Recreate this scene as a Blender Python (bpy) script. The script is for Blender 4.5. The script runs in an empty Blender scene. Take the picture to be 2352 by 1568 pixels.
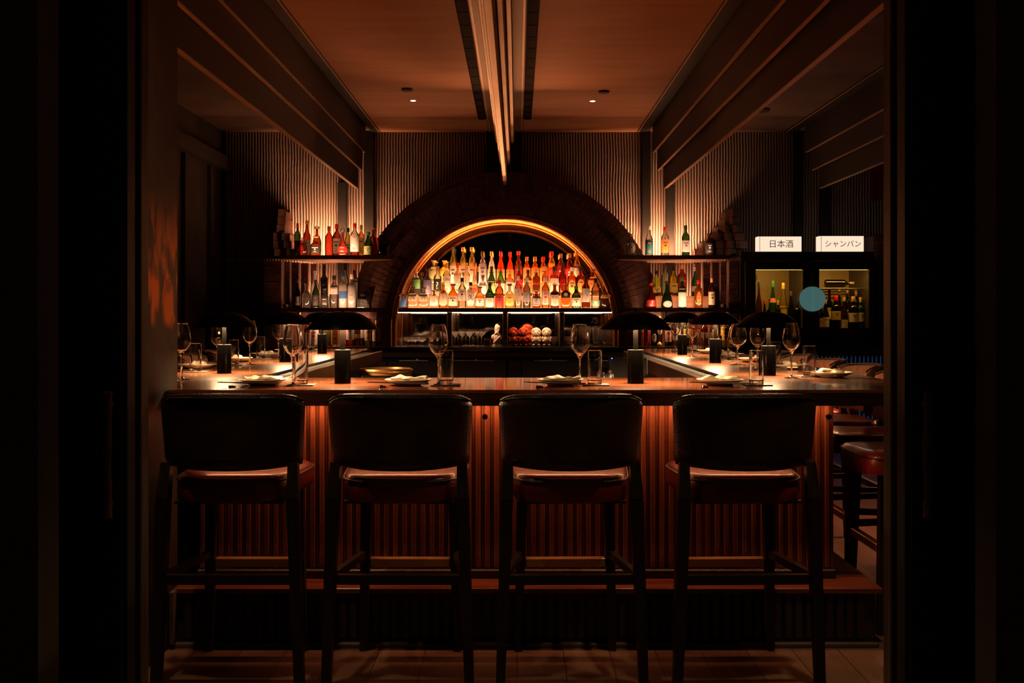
import bpy, bmesh, math, random
from mathutils import Vector, Matrix
random.seed(7)
SC = bpy.context.scene
COL = SC.collection
F = 2352 * 35.0 / 36.0          # focal length in photo pixels
CZ = 1.4                        # eye height
VX, VY = 1188.0, 717.0          # vanishing point of the depth direction

def wx(px, d): return (px - VX) * d / F
def wz(py, d): return CZ - (py - VY) * d / F

# ------------------------------------------------------------------ camera
cd = bpy.data.cameras.new('camera'); cam = bpy.data.objects.new('camera', cd); COL.objects.link(cam)
cd.lens = 35.0; cd.sensor_width = 36.0; cd.shift_x = -12 / 2352; cd.shift_y = -67 / 2352
cd.clip_start = 0.05; cd.clip_end = 60
cam.location = (0, 0, CZ); cam.rotation_euler = (math.radians(90), 0, 0)
SC.camera = cam
# ------------------------------------------------------------------ world
w = bpy.data.worlds.new('world'); SC.world = w; w.use_nodes = True
w.node_tree.nodes['Background'].inputs[0].default_value = (1.0, 0.62, 0.35, 1)
w.node_tree.nodes['Background'].inputs[1].default_value = 0.013
vs = SC.view_settings
vs.view_transform = 'Standard'; vs.look = 'None'; vs.gamma = 1.0; vs.use_curve_mapping = False; vs.exposure = 0.12
SC.cycles.max_bounces = 14; SC.cycles.transmission_bounces = 12; SC.cycles.transparent_max_bounces = 16
SC.cycles.glossy_bounces = 5; SC.cycles.diffuse_bounces = 4; SC.cycles.sample_clamp_indirect = 4.0
SC.cycles.caustics_refractive = False; SC.cycles.caustics_reflective = False; SC.cycles.blur_glossy = 0.5
WARM = (1.0, 0.47, 0.24)
AMBER = (1.0, 0.34, 0.12)

def area(name, loc, direction, sx, sy, power, color=WARM, spread=180, parent=None):
    l = bpy.data.lights.new(name, 'AREA'); l.shape = 'RECTANGLE'; l.size = sx; l.size_y = sy
    l.energy = power; l.color = color; l.spread = math.radians(spread)
    o = bpy.data.objects.new(name, l); COL.objects.link(o); o.location = loc
    o.rotation_euler = Vector(direction).to_track_quat('-Z', 'Y').to_euler()
    if parent: o.parent = parent
    return o

AXC = wx(1160, 10.35)           # x of the arch's axis
# LED strips of the back bar: along the back of each side shelf, washing the wall upward
WW = 45
area('led_or_fill_strip', (wx(770, 10.8), 10.66, 2.0), (0, 1.6, 1), 1.05, .03, WW, WARM, 115)
area('led_or_fill_strip', (wx(1560, 10.8), 10.66, 2.0), (0, 1.6, 1), 0.95, .03, WW, WARM, 115)
area('led_or_fill_strip', (wx(768, 10.8), 10.84, 1.46), (0, .12, 1), .55, .03, 16, WARM)
area('led_or_fill_strip', (wx(1560, 10.8), 10.84, 1.46), (0, .12, 1), .60, .03, 16, WARM)
area('led_or_fill_strip', (-1.95, 10.28, 1.395), (0, .5, -1), .65, .02, 9, WARM)
area('led_or_fill_strip', (1.70, 10.28, 1.395), (0, .5, -1), .65, .02, 9, WARM)
for zz in (1.99, 1.45):     # added fill strips that light the side-shelf labels from below, no such fittings
    area('led_or_fill_strip', (-1.90, 10.225, zz), (0, .45, 1), .62, .012, 4.5, WARM)
    area('led_or_fill_strip', (1.66, 10.225, zz), (0, .45, 1), .66, .012, 4.5, WARM)
# inside the arch: strip behind the rear tier and added fill strips for the labels at each tier lip
area('led_or_fill_strip', (AXC, 10.925, 1.71), (0, -.85, 1), 1.3, .03, 330, AMBER, 150)
area('led_or_fill_strip', (AXC, 10.245, 1.450), (0, .50, 1), 2.1, .015, 7, WARM)
area('led_or_fill_strip', (AXC, 10.475, 1.575), (0, .50, 1), 1.9, .015, 12, WARM)
area('led_or_fill_strip', (AXC, 10.715, 1.705), (0, .50, 1), 1.6, .015, 12, WARM)
for bx in (966, 1097, 1225, 1355):
    area('led_or_fill_strip', (wx(bx, 10.3), 10.26, 1.392), (0, .45, -1), .48, .02, 3.5, WARM)
# under the overhang of the bar: washes the fluted bar front
area('led_or_fill_strip', (0.0, 4.29, 1.008), (0, .0, -1), 2.7, .02, 7, (1.0, .36, .15))
area('led_or_fill_strip', (1.49, 6.3, 1.008), (0.1, .0, -1), .02, 4.1, 44, (1.0, .36, .15))
area('led_or_fill_strip', (-1.68, 6.6, 1.008), (-0.15, .0, -1), .02, 3.8, 9, (1.0, .36, .15))
# added fill lights above the stools, no ceiling fixture there
for sx_, sy_, pw in ((-.12, 2.9, 6), (-1.2, 3.3, 3), (1.2, 3.3, 3)):
    area('stool_fill_light', (sx_, sy_, 3.36), (0, .2, -1), .10, .10, pw, (1, .62, .36), 75)

# ------------------------------------------------------------------ materials
MATS = {}
def nt(name):
    m = bpy.data.materials.new(name); m.use_nodes = True
    return m, m.node_tree, m.node_tree.nodes['Principled BSDF']
def mat(name, col, rough=.5, metal=0, spec=.5, emis=None, es=0, trans=0, ior=1.45, coat=0, alpha=1):
    if name in MATS: return MATS[name]
    m, t, b = nt(name)
    b.inputs['Base Color'].default_value = (*col, 1); b.inputs['Roughness'].default_value = rough
    b.inputs['Metallic'].default_value = metal; b.inputs['Specular IOR Level'].default_value = spec
    b.inputs['Transmission Weight'].default_value = trans; b.inputs['IOR'].default_value = ior
    b.inputs['Coat Weight'].default_value = coat; b.inputs['Coat Roughness'].default_value = .08
    if emis: b.inputs['Emission Color'].default_value = (*emis, 1); b.inputs['Emission Strength'].default_value = es
    MATS[name] = m; return m
def noisy(name, c1, c2, scale=(6, 6, 6), rough=(.4, .6), detail=6, metal=0, bump=0.0, bscale=None, spec=.5, coat=0, dist=0.0):
    """Principled with a noise mix of two colours and optional bump, object coordinates"""
    if name in MATS: return MATS[name]
    m, t, b = nt(name); n, l = t.nodes, t.links
    tc = n.new('ShaderNodeTexCoord'); mp = n.new('ShaderNodeMapping'); mp.inputs['Scale'].default_value = scale
    l.new(tc.outputs['Object'], mp.inputs['Vector'])
    nz = n.new('ShaderNodeTexNoise'); nz.inputs['Scale'].default_value = 1; nz.inputs['Detail'].default_value = detail
    nz.inputs['Distortion'].default_value = dist
    l.new(mp.outputs[0], nz.inputs['Vector'])
    cr = n.new('ShaderNodeValToRGB'); cr.color_ramp.elements[0].position = .32; cr.color_ramp.elements[1].position = .68
    cr.color_ramp.elements[0].color = (*c1, 1); cr.color_ramp.elements[1].color = (*c2, 1)
    l.new(nz.outputs['Fac'], cr.inputs[0]); l.new(cr.outputs[0], b.inputs['Base Color'])
    mr = n.new('ShaderNodeMapRange'); mr.inputs['To Min'].default_value = rough[0]; mr.inputs['To Max'].default_value = rough[1]
    l.new(nz.outputs['Fac'], mr.inputs['Value']); l.new(mr.outputs[0], b.inputs['Roughness'])
    b.inputs['Metallic'].default_value = metal; b.inputs['Specular IOR Level'].default_value = spec
    b.inputs['Coat Weight'].default_value = coat; b.inputs['Coat Roughness'].default_value = .06
    if bump:
        nb = n.new('ShaderNodeTexNoise'); nb.inputs['Scale'].default_value = bscale or 60; nb.inputs['Detail'].default_value = 8
        l.new(tc.outputs['Object'], nb.inputs['Vector'])
        bp = n.new('ShaderNodeBump'); bp.inputs['Strength'].default_value = bump; bp.inputs['Distance'].default_value = .01
        l.new(nb.outputs['Fac'], bp.inputs['Height']); l.new(bp.outputs[0], b.inputs['Normal'])
    MATS[name] = m; return m

M_black = mat('black metal', (.012, .011, .010), .38, .6)
def satin_black():
    m, t, b = nt('black lamp metal'); n, l = t.nodes, t.links
    d = n.new('ShaderNodeBsdfDiffuse'); d.inputs[0].default_value = (.0018, .0016, .0014, 1)
    g = n.new('ShaderNodeBsdfGlossy'); g.inputs[0].default_value = (1, .9, .8, 1); g.inputs['Roughness'].default_value = .22
    mx = n.new('ShaderNodeMixShader'); fr = n.new('ShaderNodeFresnel'); fr.inputs['IOR'].default_value = 1.25; ma = n.new('ShaderNodeMath'); ma.operation = 'MULTIPLY_ADD'; ma.inputs[1].default_value = .35; ma.inputs[2].default_value = .004; l.new(fr.outputs[0], ma.inputs[0]); l.new(ma.outputs[0], mx.inputs[0])
    l.new(d.outputs[0], mx.inputs[1]); l.new(g.outputs[0], mx.inputs[2]); l.new(mx.outputs[0], n['Material Output'].inputs[0]); return m
M_shade = satin_black()
M_shade_in = mat('pale inner shade', (.75, .68, .55), .5)
M_steel = noisy('brushed steel', (.45, .42, .38), (.6, .56, .5), (3, 3, 60), (.25, .4), metal=1)
M_brass = noisy('aged brass', (.62, .34, .12), (.80, .46, .18), (8, 8, 8), (.30, .42), metal=.75)
M_copper = noisy('arch brass', (.22, .070, .012), (.29, .098, .018), (10, 10, 10), (.3, .42), metal=.6)
M_dark = noisy('dark paint', (.012, .010, .009), (.02, .017, .014), (9, 9, 9), (.45, .6))
M_darkwood = noisy('dark wood', (.018, .010, .006), (.045, .022, .012), (30, 30, 2.5), (.35, .5), bump=.15, bscale=90)
M_legwood = noisy('stool wood', (.010, .006, .004), (.022, .012, .007), (40, 40, 4), (.35, .5))
M_barwood = noisy('polished bar wood', (.060, .018, .007), (.20, .060, .020), (1.6, 26, 26), (.16, .26), coat=.5, dist=.6)
M_barwood_side = noisy('polished bar wood side', (.060, .022, .009), (.16, .060, .024), (1.6, 20, 26), (.20, .30), coat=.5, dist=.6)
M_bar_edge = noisy('dark bar edge', (.012, .007, .005), (.03, .014, .008), (4, 30, 30), (.25, .4))
M_flute = noisy('fluted mahogany', (.10, .030, .012), (.26, .080, .030), (40, 40, 2.2), (.32, .5), bump=.1)
M_ledgewood = noisy('ledge mahogany', (.10, .022, .009), (.22, .055, .020), (2, 24, 24), (.25, .4), dist=.5)
M_leather = noisy('brown leather', (.030, .012, .006), (.065, .026, .012), (9, 9, 9), (.30, .45), bump=.3, bscale=160, coat=.08)
M_leather_red = noisy('red leather', (.11, .010, .005), (.23, .022, .009), (7, 7, 7), (.22, .38), bump=.2, bscale=120, coat=.45)
M_leather_tan = noisy('tan woven leather', (.20, .07, .026), (.34, .12, .045), (30, 30, 30), (.32, .45), bump=.6, bscale=220)
M_brick = noisy('brown brick', (.032, .010, .006), (.11, .030, .014), (14, 14, 14), (.5, .7), bump=.4, bscale=70)
M_mortar = mat('mortar', (.20, .14, .10), .8)
M_ceil = noisy('brown ceiling plaster', (.42, .18, .090), (.50, .23, .115), (1.2, 7, 2), (.7, .85), bump=.15, bscale=40)
M_pillar = noisy('patinated concrete', (.016, .011, .008), (.045, .031, .021), (5, 5, 2.2), (.35, .6), bump=.25, bscale=14)
M_mirror = mat('dark mirror', (.10, .09, .08), .03, 1.0)
M_glass = mat('clear glass', (1, 1, 1), .0, trans=1, ior=1.45)
def crystal_mat():
    m, t, b = nt('cut crystal'); n, l = t.nodes, t.links
    b.inputs['Base Color'].default_value = (1, 1, 1, 1); b.inputs['Roughness'].default_value = .02; b.inputs['Transmission Weight'].default_value = 1
    tl = n.new('ShaderNodeBsdfTranslucent'); tl.inputs[0].default_value = (.9, .85, .8, 1)
    mx = n.new('ShaderNodeMixShader'); mx.inputs[0].default_value = .22
    l.new(b.outputs[0], mx.inputs[1]); l.new(tl.outputs[0], mx.inputs[2]); l.new(mx.outputs[0], n['Material Output'].inputs[0]); return m
M_crystal = crystal_mat()
M_slate = noisy('slate coaster', (.03, .028, .027), (.08, .075, .07), (30, 30, 30), (.5, .7))
M_ceramic = mat('cream ceramic', (.62, .52, .38), .25)
M_linen = noisy('cream linen', (.72, .60, .42), (.80, .70, .52), (60, 60, 60), (.8, .9), bump=.2, bscale=300)
M_rubber = mat('black perforated rubber', (.012, .011, .010), .55)
M_led = mat('led diffuser', (.9, .7, .5), .5, emis=(1, .62, .38), es=7)
M_teal_glow = noisy('teal acrylic with added glow', (.22, .55, .58), (.28, .62, .64), (12, 4, 30), (.3, .45))
M_teal_glow.node_tree.nodes['Principled BSDF'].inputs['Emission Color'].default_value = (.25, .62, .60, 1); M_teal_glow.node_tree.nodes['Principled BSDF'].inputs['Emission Strength'].default_value = .16  # glow added to brighten the handles, no lamp inside
M_blueled = mat('blue led', (.05, .2, .5), .5, emis=(.02, .20, .62), es=2.4)

def backlit_mat(name, col, s):
    return mat(name, (.9, .7, .5), .5, emis=col, es=s)
M_tier = backlit_mat('backlit acrylic', (1, .30, .07), 1.0)
M_steptop = backlit_mat('backlit step top', (1, .44, .17), 2.0)

# pane of thin glass
def thin_glass():
    m, t, b = nt('thin pane'); n, l = t.nodes, t.links
    tr = n.new('ShaderNodeBsdfTransparent'); gl = n.new('ShaderNodeBsdfGlossy'); gl.inputs['Roughness'].default_value = .02
    fr = n.new('ShaderNodeFresnel'); mx = n.new('ShaderNodeMixShader')
    l.new(fr.outputs[0], mx.inputs[0]); l.new(tr.outputs[0], mx.inputs[1]); l.new(gl.outputs[0], mx.inputs[2])
    l.new(mx.outputs[0], n['Material Output'].inputs[0]); return m
M_pane = thin_glass()

# combed concrete wall: wavy vertical ribs, chips and horizontal joints
def comb_mat():
    m, t, b = nt('combed concrete'); n, l = t.nodes, t.links
    tc = n.new('ShaderNodeTexCoord'); mp = n.new('ShaderNodeMapping')
    l.new(tc.outputs['Object'], mp.inputs[0])
    nz = n.new('ShaderNodeTexNoise'); nz.inputs['Scale'].default_value = 2.2; nz.inputs['Detail'].default_value = 4
    l.new(mp.outputs[0], nz.inputs['Vector'])
    ml = n.new('ShaderNodeVectorMath'); ml.operation = 'MULTIPLY_ADD'
    ml.inputs[1].default_value = (.035, 0, 0)
    l.new(nz.outputs['Color'], ml.inputs[0]); l.new(mp.outputs[0], ml.inputs[2])
    wv = n.new('ShaderNodeTexWave'); wv.wave_type = 'BANDS'; wv.bands_direction = 'X'; wv.inputs['Scale'].default_value = 10.0
    wv.inputs['Distortion'].default_value = 0
    l.new(ml.outputs[0], wv.inputs['Vector'])
    chip = n.new('ShaderNodeTexNoise'); chip.inputs['Scale'].default_value = 28; chip.inputs['Detail'].default_value = 5
    mpc = n.new('ShaderNodeMapping'); mpc.inputs['Scale'].default_value = (1, 1, .35)
    l.new(tc.outputs['Object'], mpc.inputs[0]); l.new(mpc.outputs[0], chip.inputs['Vector'])
    patch = n.new('ShaderNodeTexNoise'); patch.inputs['Scale'].default_value = 1.6; patch.inputs['Detail'].default_value = 3
    l.new(tc.outputs['Object'], patch.inputs['Vector'])
    pr = n.new('ShaderNodeMapRange'); pr.inputs['From Min'].default_value = .5; pr.inputs['From Max'].default_value = .66
    pr.inputs['To Min'].default_value = .12; pr.inputs['To Max'].default_value = .75
    l.new(patch.outputs['Fac'], pr.inputs['Value'])
    mm = n.new('ShaderNodeMath'); mm.operation = 'MULTIPLY'; l.new(chip.outputs['Fac'], mm.inputs[0]); l.new(pr.outputs[0], mm.inputs[1])
    ad = n.new('ShaderNodeMath'); ad.operation = 'ADD'; l.new(wv.outputs['Fac'], ad.inputs[0]); l.new(mm.outputs[0], ad.inputs[1])
    sx = n.new('ShaderNodeSeparateXYZ'); l.new(tc.outputs['Object'], sx.inputs[0])
    # joint at 2.6 m
    jj = n.new('ShaderNodeMath'); jj.operation = 'COMPARE'; jj.inputs[1].default_value = 2.59; jj.inputs[2].default_value = .012
    l.new(sx.outputs['Z'], jj.inputs[0])
    a2 = n.new('ShaderNodeMath'); a2.operation = 'ADD'; l.new(ad.outputs[0], a2.inputs[0]); l.new(jj.outputs[0], a2.inputs[1])
    bp = n.new('ShaderNodeBump'); bp.inputs['Strength'].default_value = 1.0; bp.inputs['Distance'].default_value = .020
    l.new(a2.outputs[0], bp.inputs['Height']); l.new(bp.outputs[0], b.inputs['Normal'])
    cr = n.new('ShaderNodeValToRGB'); cr.color_ramp.elements[0].color = (.055, .032, .024, 1); cr.color_ramp.elements[1].color = (.36, .235, .175, 1)
    cr.color_ramp.elements[0].position = .22; cr.color_ramp.elements[1].position = .95
    l.new(ad.outputs[0], cr.inputs[0]); l.new(cr.outputs[0], b.inputs['Base Color'])
    b.inputs['Roughness'].default_value = .62
    return m
M_comb = comb_mat()

def floor_mat():
    m, t, b = nt('plank floor'); n, l = t.nodes, t.links
    tc = n.new('ShaderNodeTexCoord'); mp = n.new('ShaderNodeMapping'); mp.inputs['Rotation'].default_value = (0, 0, math.radians(90))
    l.new(tc.outputs['Object'], mp.inputs[0])
    br = n.new('ShaderNodeTexBrick'); br.inputs['Scale'].default_value = 1; br.inputs['Brick Width'].default_value = 1.5
    br.inputs['Row Height'].default_value = .19; br.inputs['Mortar Size'].default_value = .0015; br.inputs['Mortar'].default_value = (.01, .007, .005, 1)
    br.inputs['Color1'].default_value = (.15, .082, .048, 1); br.inputs['Color2'].default_value = (.25, .145, .088, 1)
    l.new(mp.outputs[0], br.inputs['Vector'])
    mp2 = n.new('ShaderNodeMapping'); mp2.inputs['Scale'].default_value = (28, 2.5, 1); l.new(tc.outputs['Object'], mp2.inputs[0])
    nz = n.new('ShaderNodeTexNoise'); nz.inputs['Scale'].default_value = 1; nz.inputs['Detail'].default_value = 8; nz.inputs['Distortion'].default_value = 1.2
    l.new(mp2.outputs[0], nz.inputs['Vector'])
    mx = n.new('ShaderNodeMix'); mx.data_type = 'RGBA'; mx.blend_type = 'MULTIPLY'; mx.inputs[0].default_value = .75
    l.new(br.outputs['Color'], mx.inputs[6])
    cr = n.new('ShaderNodeValToRGB'); cr.color_ramp.elements[0].color = (.45, .4, .36, 1); cr.color_ramp.elements[1].color = (1.2, 1.15, 1.1, 1)
    l.new(nz.outputs['Fac'], cr.inputs[0]); l.new(cr.outputs[0], mx.inputs[7]); l.new(mx.outputs[2], b.inputs['Base Color'])
    bp = n.new('ShaderNodeBump'); bp.inputs['Strength'].default_value = .3; bp.inputs['Distance'].default_value = .004
    l.new(nz.outputs['Fac'], bp.inputs['Height']); l.new(bp.outputs[0], b.inputs['Normal'])
    b.inputs['Roughness'].default_value = .42
    return m
M_floor = floor_mat()

# pillar with a copper-orange patina patch and a ragged edge
def pillar_mat():
    m = M_pillar.copy(); m.name = 'concrete with copper patina'; t = m.node_tree; n, l = t.nodes, t.links
    b = n['Principled BSDF']; cr = [x for x in n if x.type == 'VALTORGB'][0]
    tc = n.new('ShaderNodeTexCoord'); sx = n.new('ShaderNodeSeparateXYZ'); l.new(tc.outputs['Object'], sx.inputs[0])
    nz = n.new('ShaderNodeTexNoise'); nz.inputs['Scale'].default_value = 7; nz.inputs['Detail'].default_value = 8; nz.inputs['Distortion'].default_value = .6
    mp = n.new('ShaderNodeMapping'); mp.inputs['Scale'].default_value = (1, 1.6, .7)
    l.new(tc.outputs['Object'], mp.inputs[0]); l.new(mp.outputs[0], nz.inputs['Vector'])
    # band between 1.40 and 1.86 m
    s1 = n.new('ShaderNodeMapRange'); s1.inputs['From Min'].default_value = 1.385; s1.inputs['From Max'].default_value = 1.42
    zz = n.new('ShaderNodeMath'); zz.operation = 'MULTIPLY_ADD'; zz.inputs[1].default_value = .10
    l.new(nz.outputs['Fac'], zz.inputs[0]); l.new(sx.outputs['Z'], zz.inputs[2])
    l.new(zz.outputs[0], s1.inputs['Value'])
    s2 = n.new('ShaderNodeMapRange'); s2.inputs['From Min'].default_value = 1.95; s2.inputs['From Max'].default_value = 1.62
    l.new(zz.outputs[0], s2.inputs['Value'])
    pt = n.new('ShaderNodeMapRange'); pt.inputs['From Min'].default_value = .46; pt.inputs['From Max'].default_value = .62
    l.new(nz.outputs['Fac'], pt.inputs['Value'])
    a = n.new('ShaderNodeMath'); a.operation = 'MULTIPLY'; l.new(s1.outputs[0], a.inputs[0]); l.new(s2.outputs[0], a.inputs[1])
    c = n.new('ShaderNodeMath'); c.operation = 'MULTIPLY'; l.new(a.outputs[0], c.inputs[0]); l.new(pt.outputs[0], c.inputs[1])
    mx = n.new('ShaderNodeMix'); mx.data_type = 'RGBA'; l.new(c.outputs[0], mx.inputs[0])
    l.new(cr.outputs[0], mx.inputs[6]); mx.inputs[7].default_value = (.95, .30, .06, 1)
    l.new(mx.outputs[2], b.inputs['Base Color'])
    mt = n.new('ShaderNodeMath'); mt.operation = 'MULTIPLY'; mt.inputs[1].default_value = .8; l.new(c.outputs[0], mt.inputs[0]); l.new(mt.outputs[0], b.inputs['Metallic'])
    return m
M_patina = pillar_mat()

# ------------------------------------------------------------------ mesh helpers
class MB:
    def __init__(s): s.bm = bmesh.new(); s.mi = 0
    def _f(s, vs, mi):
        try:
            f = s.bm.faces.new(vs); f.material_index = s.mi if mi is None else mi
        except ValueError: pass
    def box(s, x0, x1, y0, y1, z0, z1, mi=None, bev=0, rot=None, piv=None):
        b = bmesh.new()
        v = [b.verts.new((x, y, z)) for z in (z0, z1) for y in (y0, y1) for x in (x0, x1)]
        for q in ((0, 2, 3, 1), (4, 5, 7, 6), (0, 1, 5, 4), (2, 6, 7, 3), (0, 4, 6, 2), (1, 3, 7, 5)): b.faces.new([v[i] for i in q])
        if bev: bmesh.ops.bevel(b, geom=b.edges[:], offset=bev, segments=2 if bev > .008 else 1, profile=.5, affect='EDGES')
        if rot: bmesh.ops.rotate(b, verts=b.verts[:], cent=piv or ((x0+x1)/2, (y0+y1)/2, (z0+z1)/2), matrix=rot)
        s.add(b, mi); return s
    def add(s, b, mi=None):
        b.verts.ensure_lookup_table(); mp = {v: s.bm.verts.new(v.co) for v in b.verts}
        for f in b.faces:
            nf = s.bm.faces.new([mp[v] for v in f.verts]); nf.material_index = s.mi if mi is None else mi
        b.free()
    def lathe(s, prof, seg=24, c=(0, 0, 0), mi=None, sup=2.0, dy=1.0, close=True):
        """prof: list of (r, z). sup: superellipse exponent of the cross-section, dy: depth ratio"""
        rings = []
        for r, z in prof:
            if r < 1e-6: rings.append([s.bm.verts.new((c[0], c[1], c[2] + z))]); continue
            ring = []
            for i in range(seg):
                a = 2 * math.pi * (i + .5) / seg
                ca, sa = math.cos(a), math.sin(a)
                k = (abs(ca) ** sup + abs(sa) ** sup) ** (-1 / sup)
                ring.append(s.bm.verts.new((c[0] + r * k * ca, c[1] + r * k * sa * dy, c[2] + z)))
            rings.append(ring)
        for a, b in zip(rings, rings[1:]):
            for i in range(seg):
                j = (i + 1) % seg
                if len(a) == 1 and len(b) == 1: break
                if len(a) == 1: s._f([a[0], b[i], b[j]], mi)
                elif len(b) == 1: s._f([a[i], a[j], b[0]], mi)
                else: s._f([a[i], a[j], b[j], b[i]], mi)
        if close:
            if len(rings[0]) > 2: s._f(rings[0][::-1], mi)
            if len(rings[-1]) > 2: s._f(rings[-1], mi)
        return s
    def tube(s, pts, r, seg=8, mi=None, closed=False, rz=None):
        """sweep a circle (or ellipse) along pts; r may be a list"""
        pts = [Vector(p) for p in pts]; rings = []
        up = Vector((0, 0, 1))
        for i, p in enumerate(pts):
            if closed: d = pts[(i+1) % len(pts)] - pts[i-1]
            else: d = pts[min(i+1, len(pts)-1)] - pts[max(i-1, 0)]
            d.normalize()
            u = up if abs(d.dot(up)) < .95 else Vector((0, 1, 0))
            a = d.cross(u).normalized(); b = a.cross(d).normalized()
            rr = r[i] if isinstance(r, (list, tuple)) else r
            rings.append([s.bm.verts.new(p + a * rr * math.cos(2*math.pi*k/seg) + b * (rz or rr) * math.sin(2*math.pi*k/seg)) for k in range(seg)])
        n = len(rings)
        for i in range(n if closed else n - 1):
            A, B = rings[i], rings[(i+1) % n]
            for k in range(seg): s._f([A[k], A[(k+1) % seg], B[(k+1) % seg], B[k]], mi)
        if not closed: s._f(rings[0][::-1], mi); s._f(rings[-1], mi)
        return s
    def prism(s, poly, z0, z1, mi=None, axis='z', mi_top=None):
        """extrude polygon of 2D points; axis z: (x,y)->z; axis y: (x,z)->y; axis x: (y,z)->x"""
        def P(a, b, h): return {'z': (a, b, h), 'y': (a, h, b), 'x': (h, a, b)}[axis]
        lo = [s.bm.verts.new(P(a, b, z0)) for a, b in poly]; hi = [s.bm.verts.new(P(a, b, z1)) for a, b in poly]
        n = len(poly)
        for i in range(n): s._f([lo[i], lo[(i+1) % n], hi[(i+1) % n], hi[i]], mi)
        s._f(lo[::-1], mi); s._f(hi, mi if mi_top is None else mi_top)
        return s
    def beam(s, a, b, wx_, wy_, mi=None, w2=None, bev=0):
        """tapered rectangular bar from a to b (mostly vertical or horizontal)"""
        a, b = Vector(a), Vector(b); d = (b - a).normalized()
        u = Vector((1, 0, 0)) if abs(d.x) < .8 else Vector((0, 1, 0))
        p = d.cross(u).normalized(); q = p.cross(d).normalized()
        w2 = w2 or (wx_, wy_)
        lo = [s.bm.verts.new(a + q*sx*wx_/2 + p*sy*wy_/2) for sx, sy in ((-1,-1),(1,-1),(1,1),(-1,1))]
        hi = [s.bm.verts.new(b + q*sx*w2[0]/2 + p*sy*w2[1]/2) for sx, sy in ((-1,-1),(1,-1),(1,1),(-1,1))]
        for i in range(4): s._f([lo[i], lo[(i+1)%4], hi[(i+1)%4], hi[i]], mi)
        s._f(lo[::-1], mi); s._f(hi, mi); return s
    def grid(s, fn, nu, nv, mi=None, flip=False):
        g = [[s.bm.verts.new(fn(i/nu, j/nv)) for j in range(nv+1)] for i in range(nu+1)]
        for i in range(nu):
            for j in range(nv):
                q = [g[i][j], g[i+1][j], g[i+1][j+1], g[i][j+1]]
                s._f(q[::-1] if flip else q, mi)
        return g
    def build(s, name, mats, parent=None, loc=None, smooth=True, angle=35):
        me = bpy.data.meshes.new(name)
        bmesh.ops.recalc_face_normals(s.bm, faces=s.bm.faces[:])
        s.bm.to_mesh(me); s.bm.free()
        for m in (mats if isinstance(mats, (list, tuple)) else [mats]): me.materials.append(m)
        if smooth:
            me.polygons.foreach_set('use_smooth', [True] * len(me.polygons)); me.set_sharp_from_angle(angle=math.radians(angle))
        o = bpy.data.objects.new(name, me); COL.objects.link(o)
        if parent: o.parent = parent
        if loc: o.location = loc
        return o

def tag(o, label=None, cat=None, group=None, kind=None):
    if label: o['label'] = label
    if cat: o['category'] = cat
    if group: o['group'] = group
    if kind: o['kind'] = kind
    return o
def empty(name, loc, label, cat, group=None, rz=0):
    o = bpy.data.objects.new(name, None); COL.objects.link(o); o.location = loc; o.rotation_euler = (0, 0, rz)
    o.empty_display_size = .05
    return tag(o, label, cat, group)
def struct(name, mb, m, **k):
    o = mb.build(name, m, **k); o['kind'] = 'structure'; return o
def dup(root, loc, label, rz=None, group=None, scale=None):
    r = root.copy(); COL.objects.link(r); r.location = loc; r['label'] = label
    if rz is not None: r.rotation_euler = (0, 0, rz)
    if group: r['group'] = group
    if scale: r.scale = scale
    for ch in list(root.children):
        c = ch.copy(); COL.objects.link(c); c.parent = r
        for g in list(ch.children):
            d = g.copy(); COL.objects.link(d); d.parent = c
    return r
def text_bm(body, size):
    """flat lettering as a bmesh in XZ facing -Y, centred"""
    c = bpy.data.curves.new('lettering', 'FONT'); c.body = body; c.size = size; c.align_x = 'CENTER'; c.align_y = 'CENTER'; c.resolution_u = 3
    o = bpy.data.objects.new('lettering', c); COL.objects.link(o); bpy.context.view_layer.update()
    me = bpy.data.meshes.new_from_object(o.evaluated_get(bpy.context.evaluated_depsgraph_get()))
    bm = bmesh.new(); bm.from_mesh(me)
    for v in bm.verts: v.co = Vector((v.co.x, 0, v.co.y))
    bpy.data.objects.remove(o); bpy.data.curves.remove(c); bpy.data.meshes.remove(me)
    return bm

# ================================================================== THE ROOM
ZC = wz(303, 11.0)       # ceiling height
struct('floor', MB().box(-4.6, 4.6, -1.0, 11.2, -.1, 0), M_floor)
cb = MB().box(-4.6, 4.6, 2.2, 11.2, ZC, ZC + .1, mi=1)
cb.box(-1.56, 1.36, 2.9, 10.99, ZC - .004, ZC - .0002, mi=0)
struct('ceiling', cb, [M_ceil, noisy('raw concrete ceiling', (.11, .062, .042), (.17, .095, .062), (3, 3, 3), (.7, .85), bump=.3, bscale=30)])
wb = MB(); wb.box(-4.6, 4.6, 11.0, 11.15, 0, ZC)
struct('wall_back', wb, M_comb)
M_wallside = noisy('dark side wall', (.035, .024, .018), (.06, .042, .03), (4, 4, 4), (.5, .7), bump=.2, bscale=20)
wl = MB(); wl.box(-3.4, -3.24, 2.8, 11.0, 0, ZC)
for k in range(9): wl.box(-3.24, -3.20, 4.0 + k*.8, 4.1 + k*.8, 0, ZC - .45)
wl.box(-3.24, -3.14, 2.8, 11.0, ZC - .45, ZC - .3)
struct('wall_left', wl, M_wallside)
struct('wall_right', MB().box(4.45, 4.6, 2.8, 11.0, 0, ZC), M_wallside)
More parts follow.
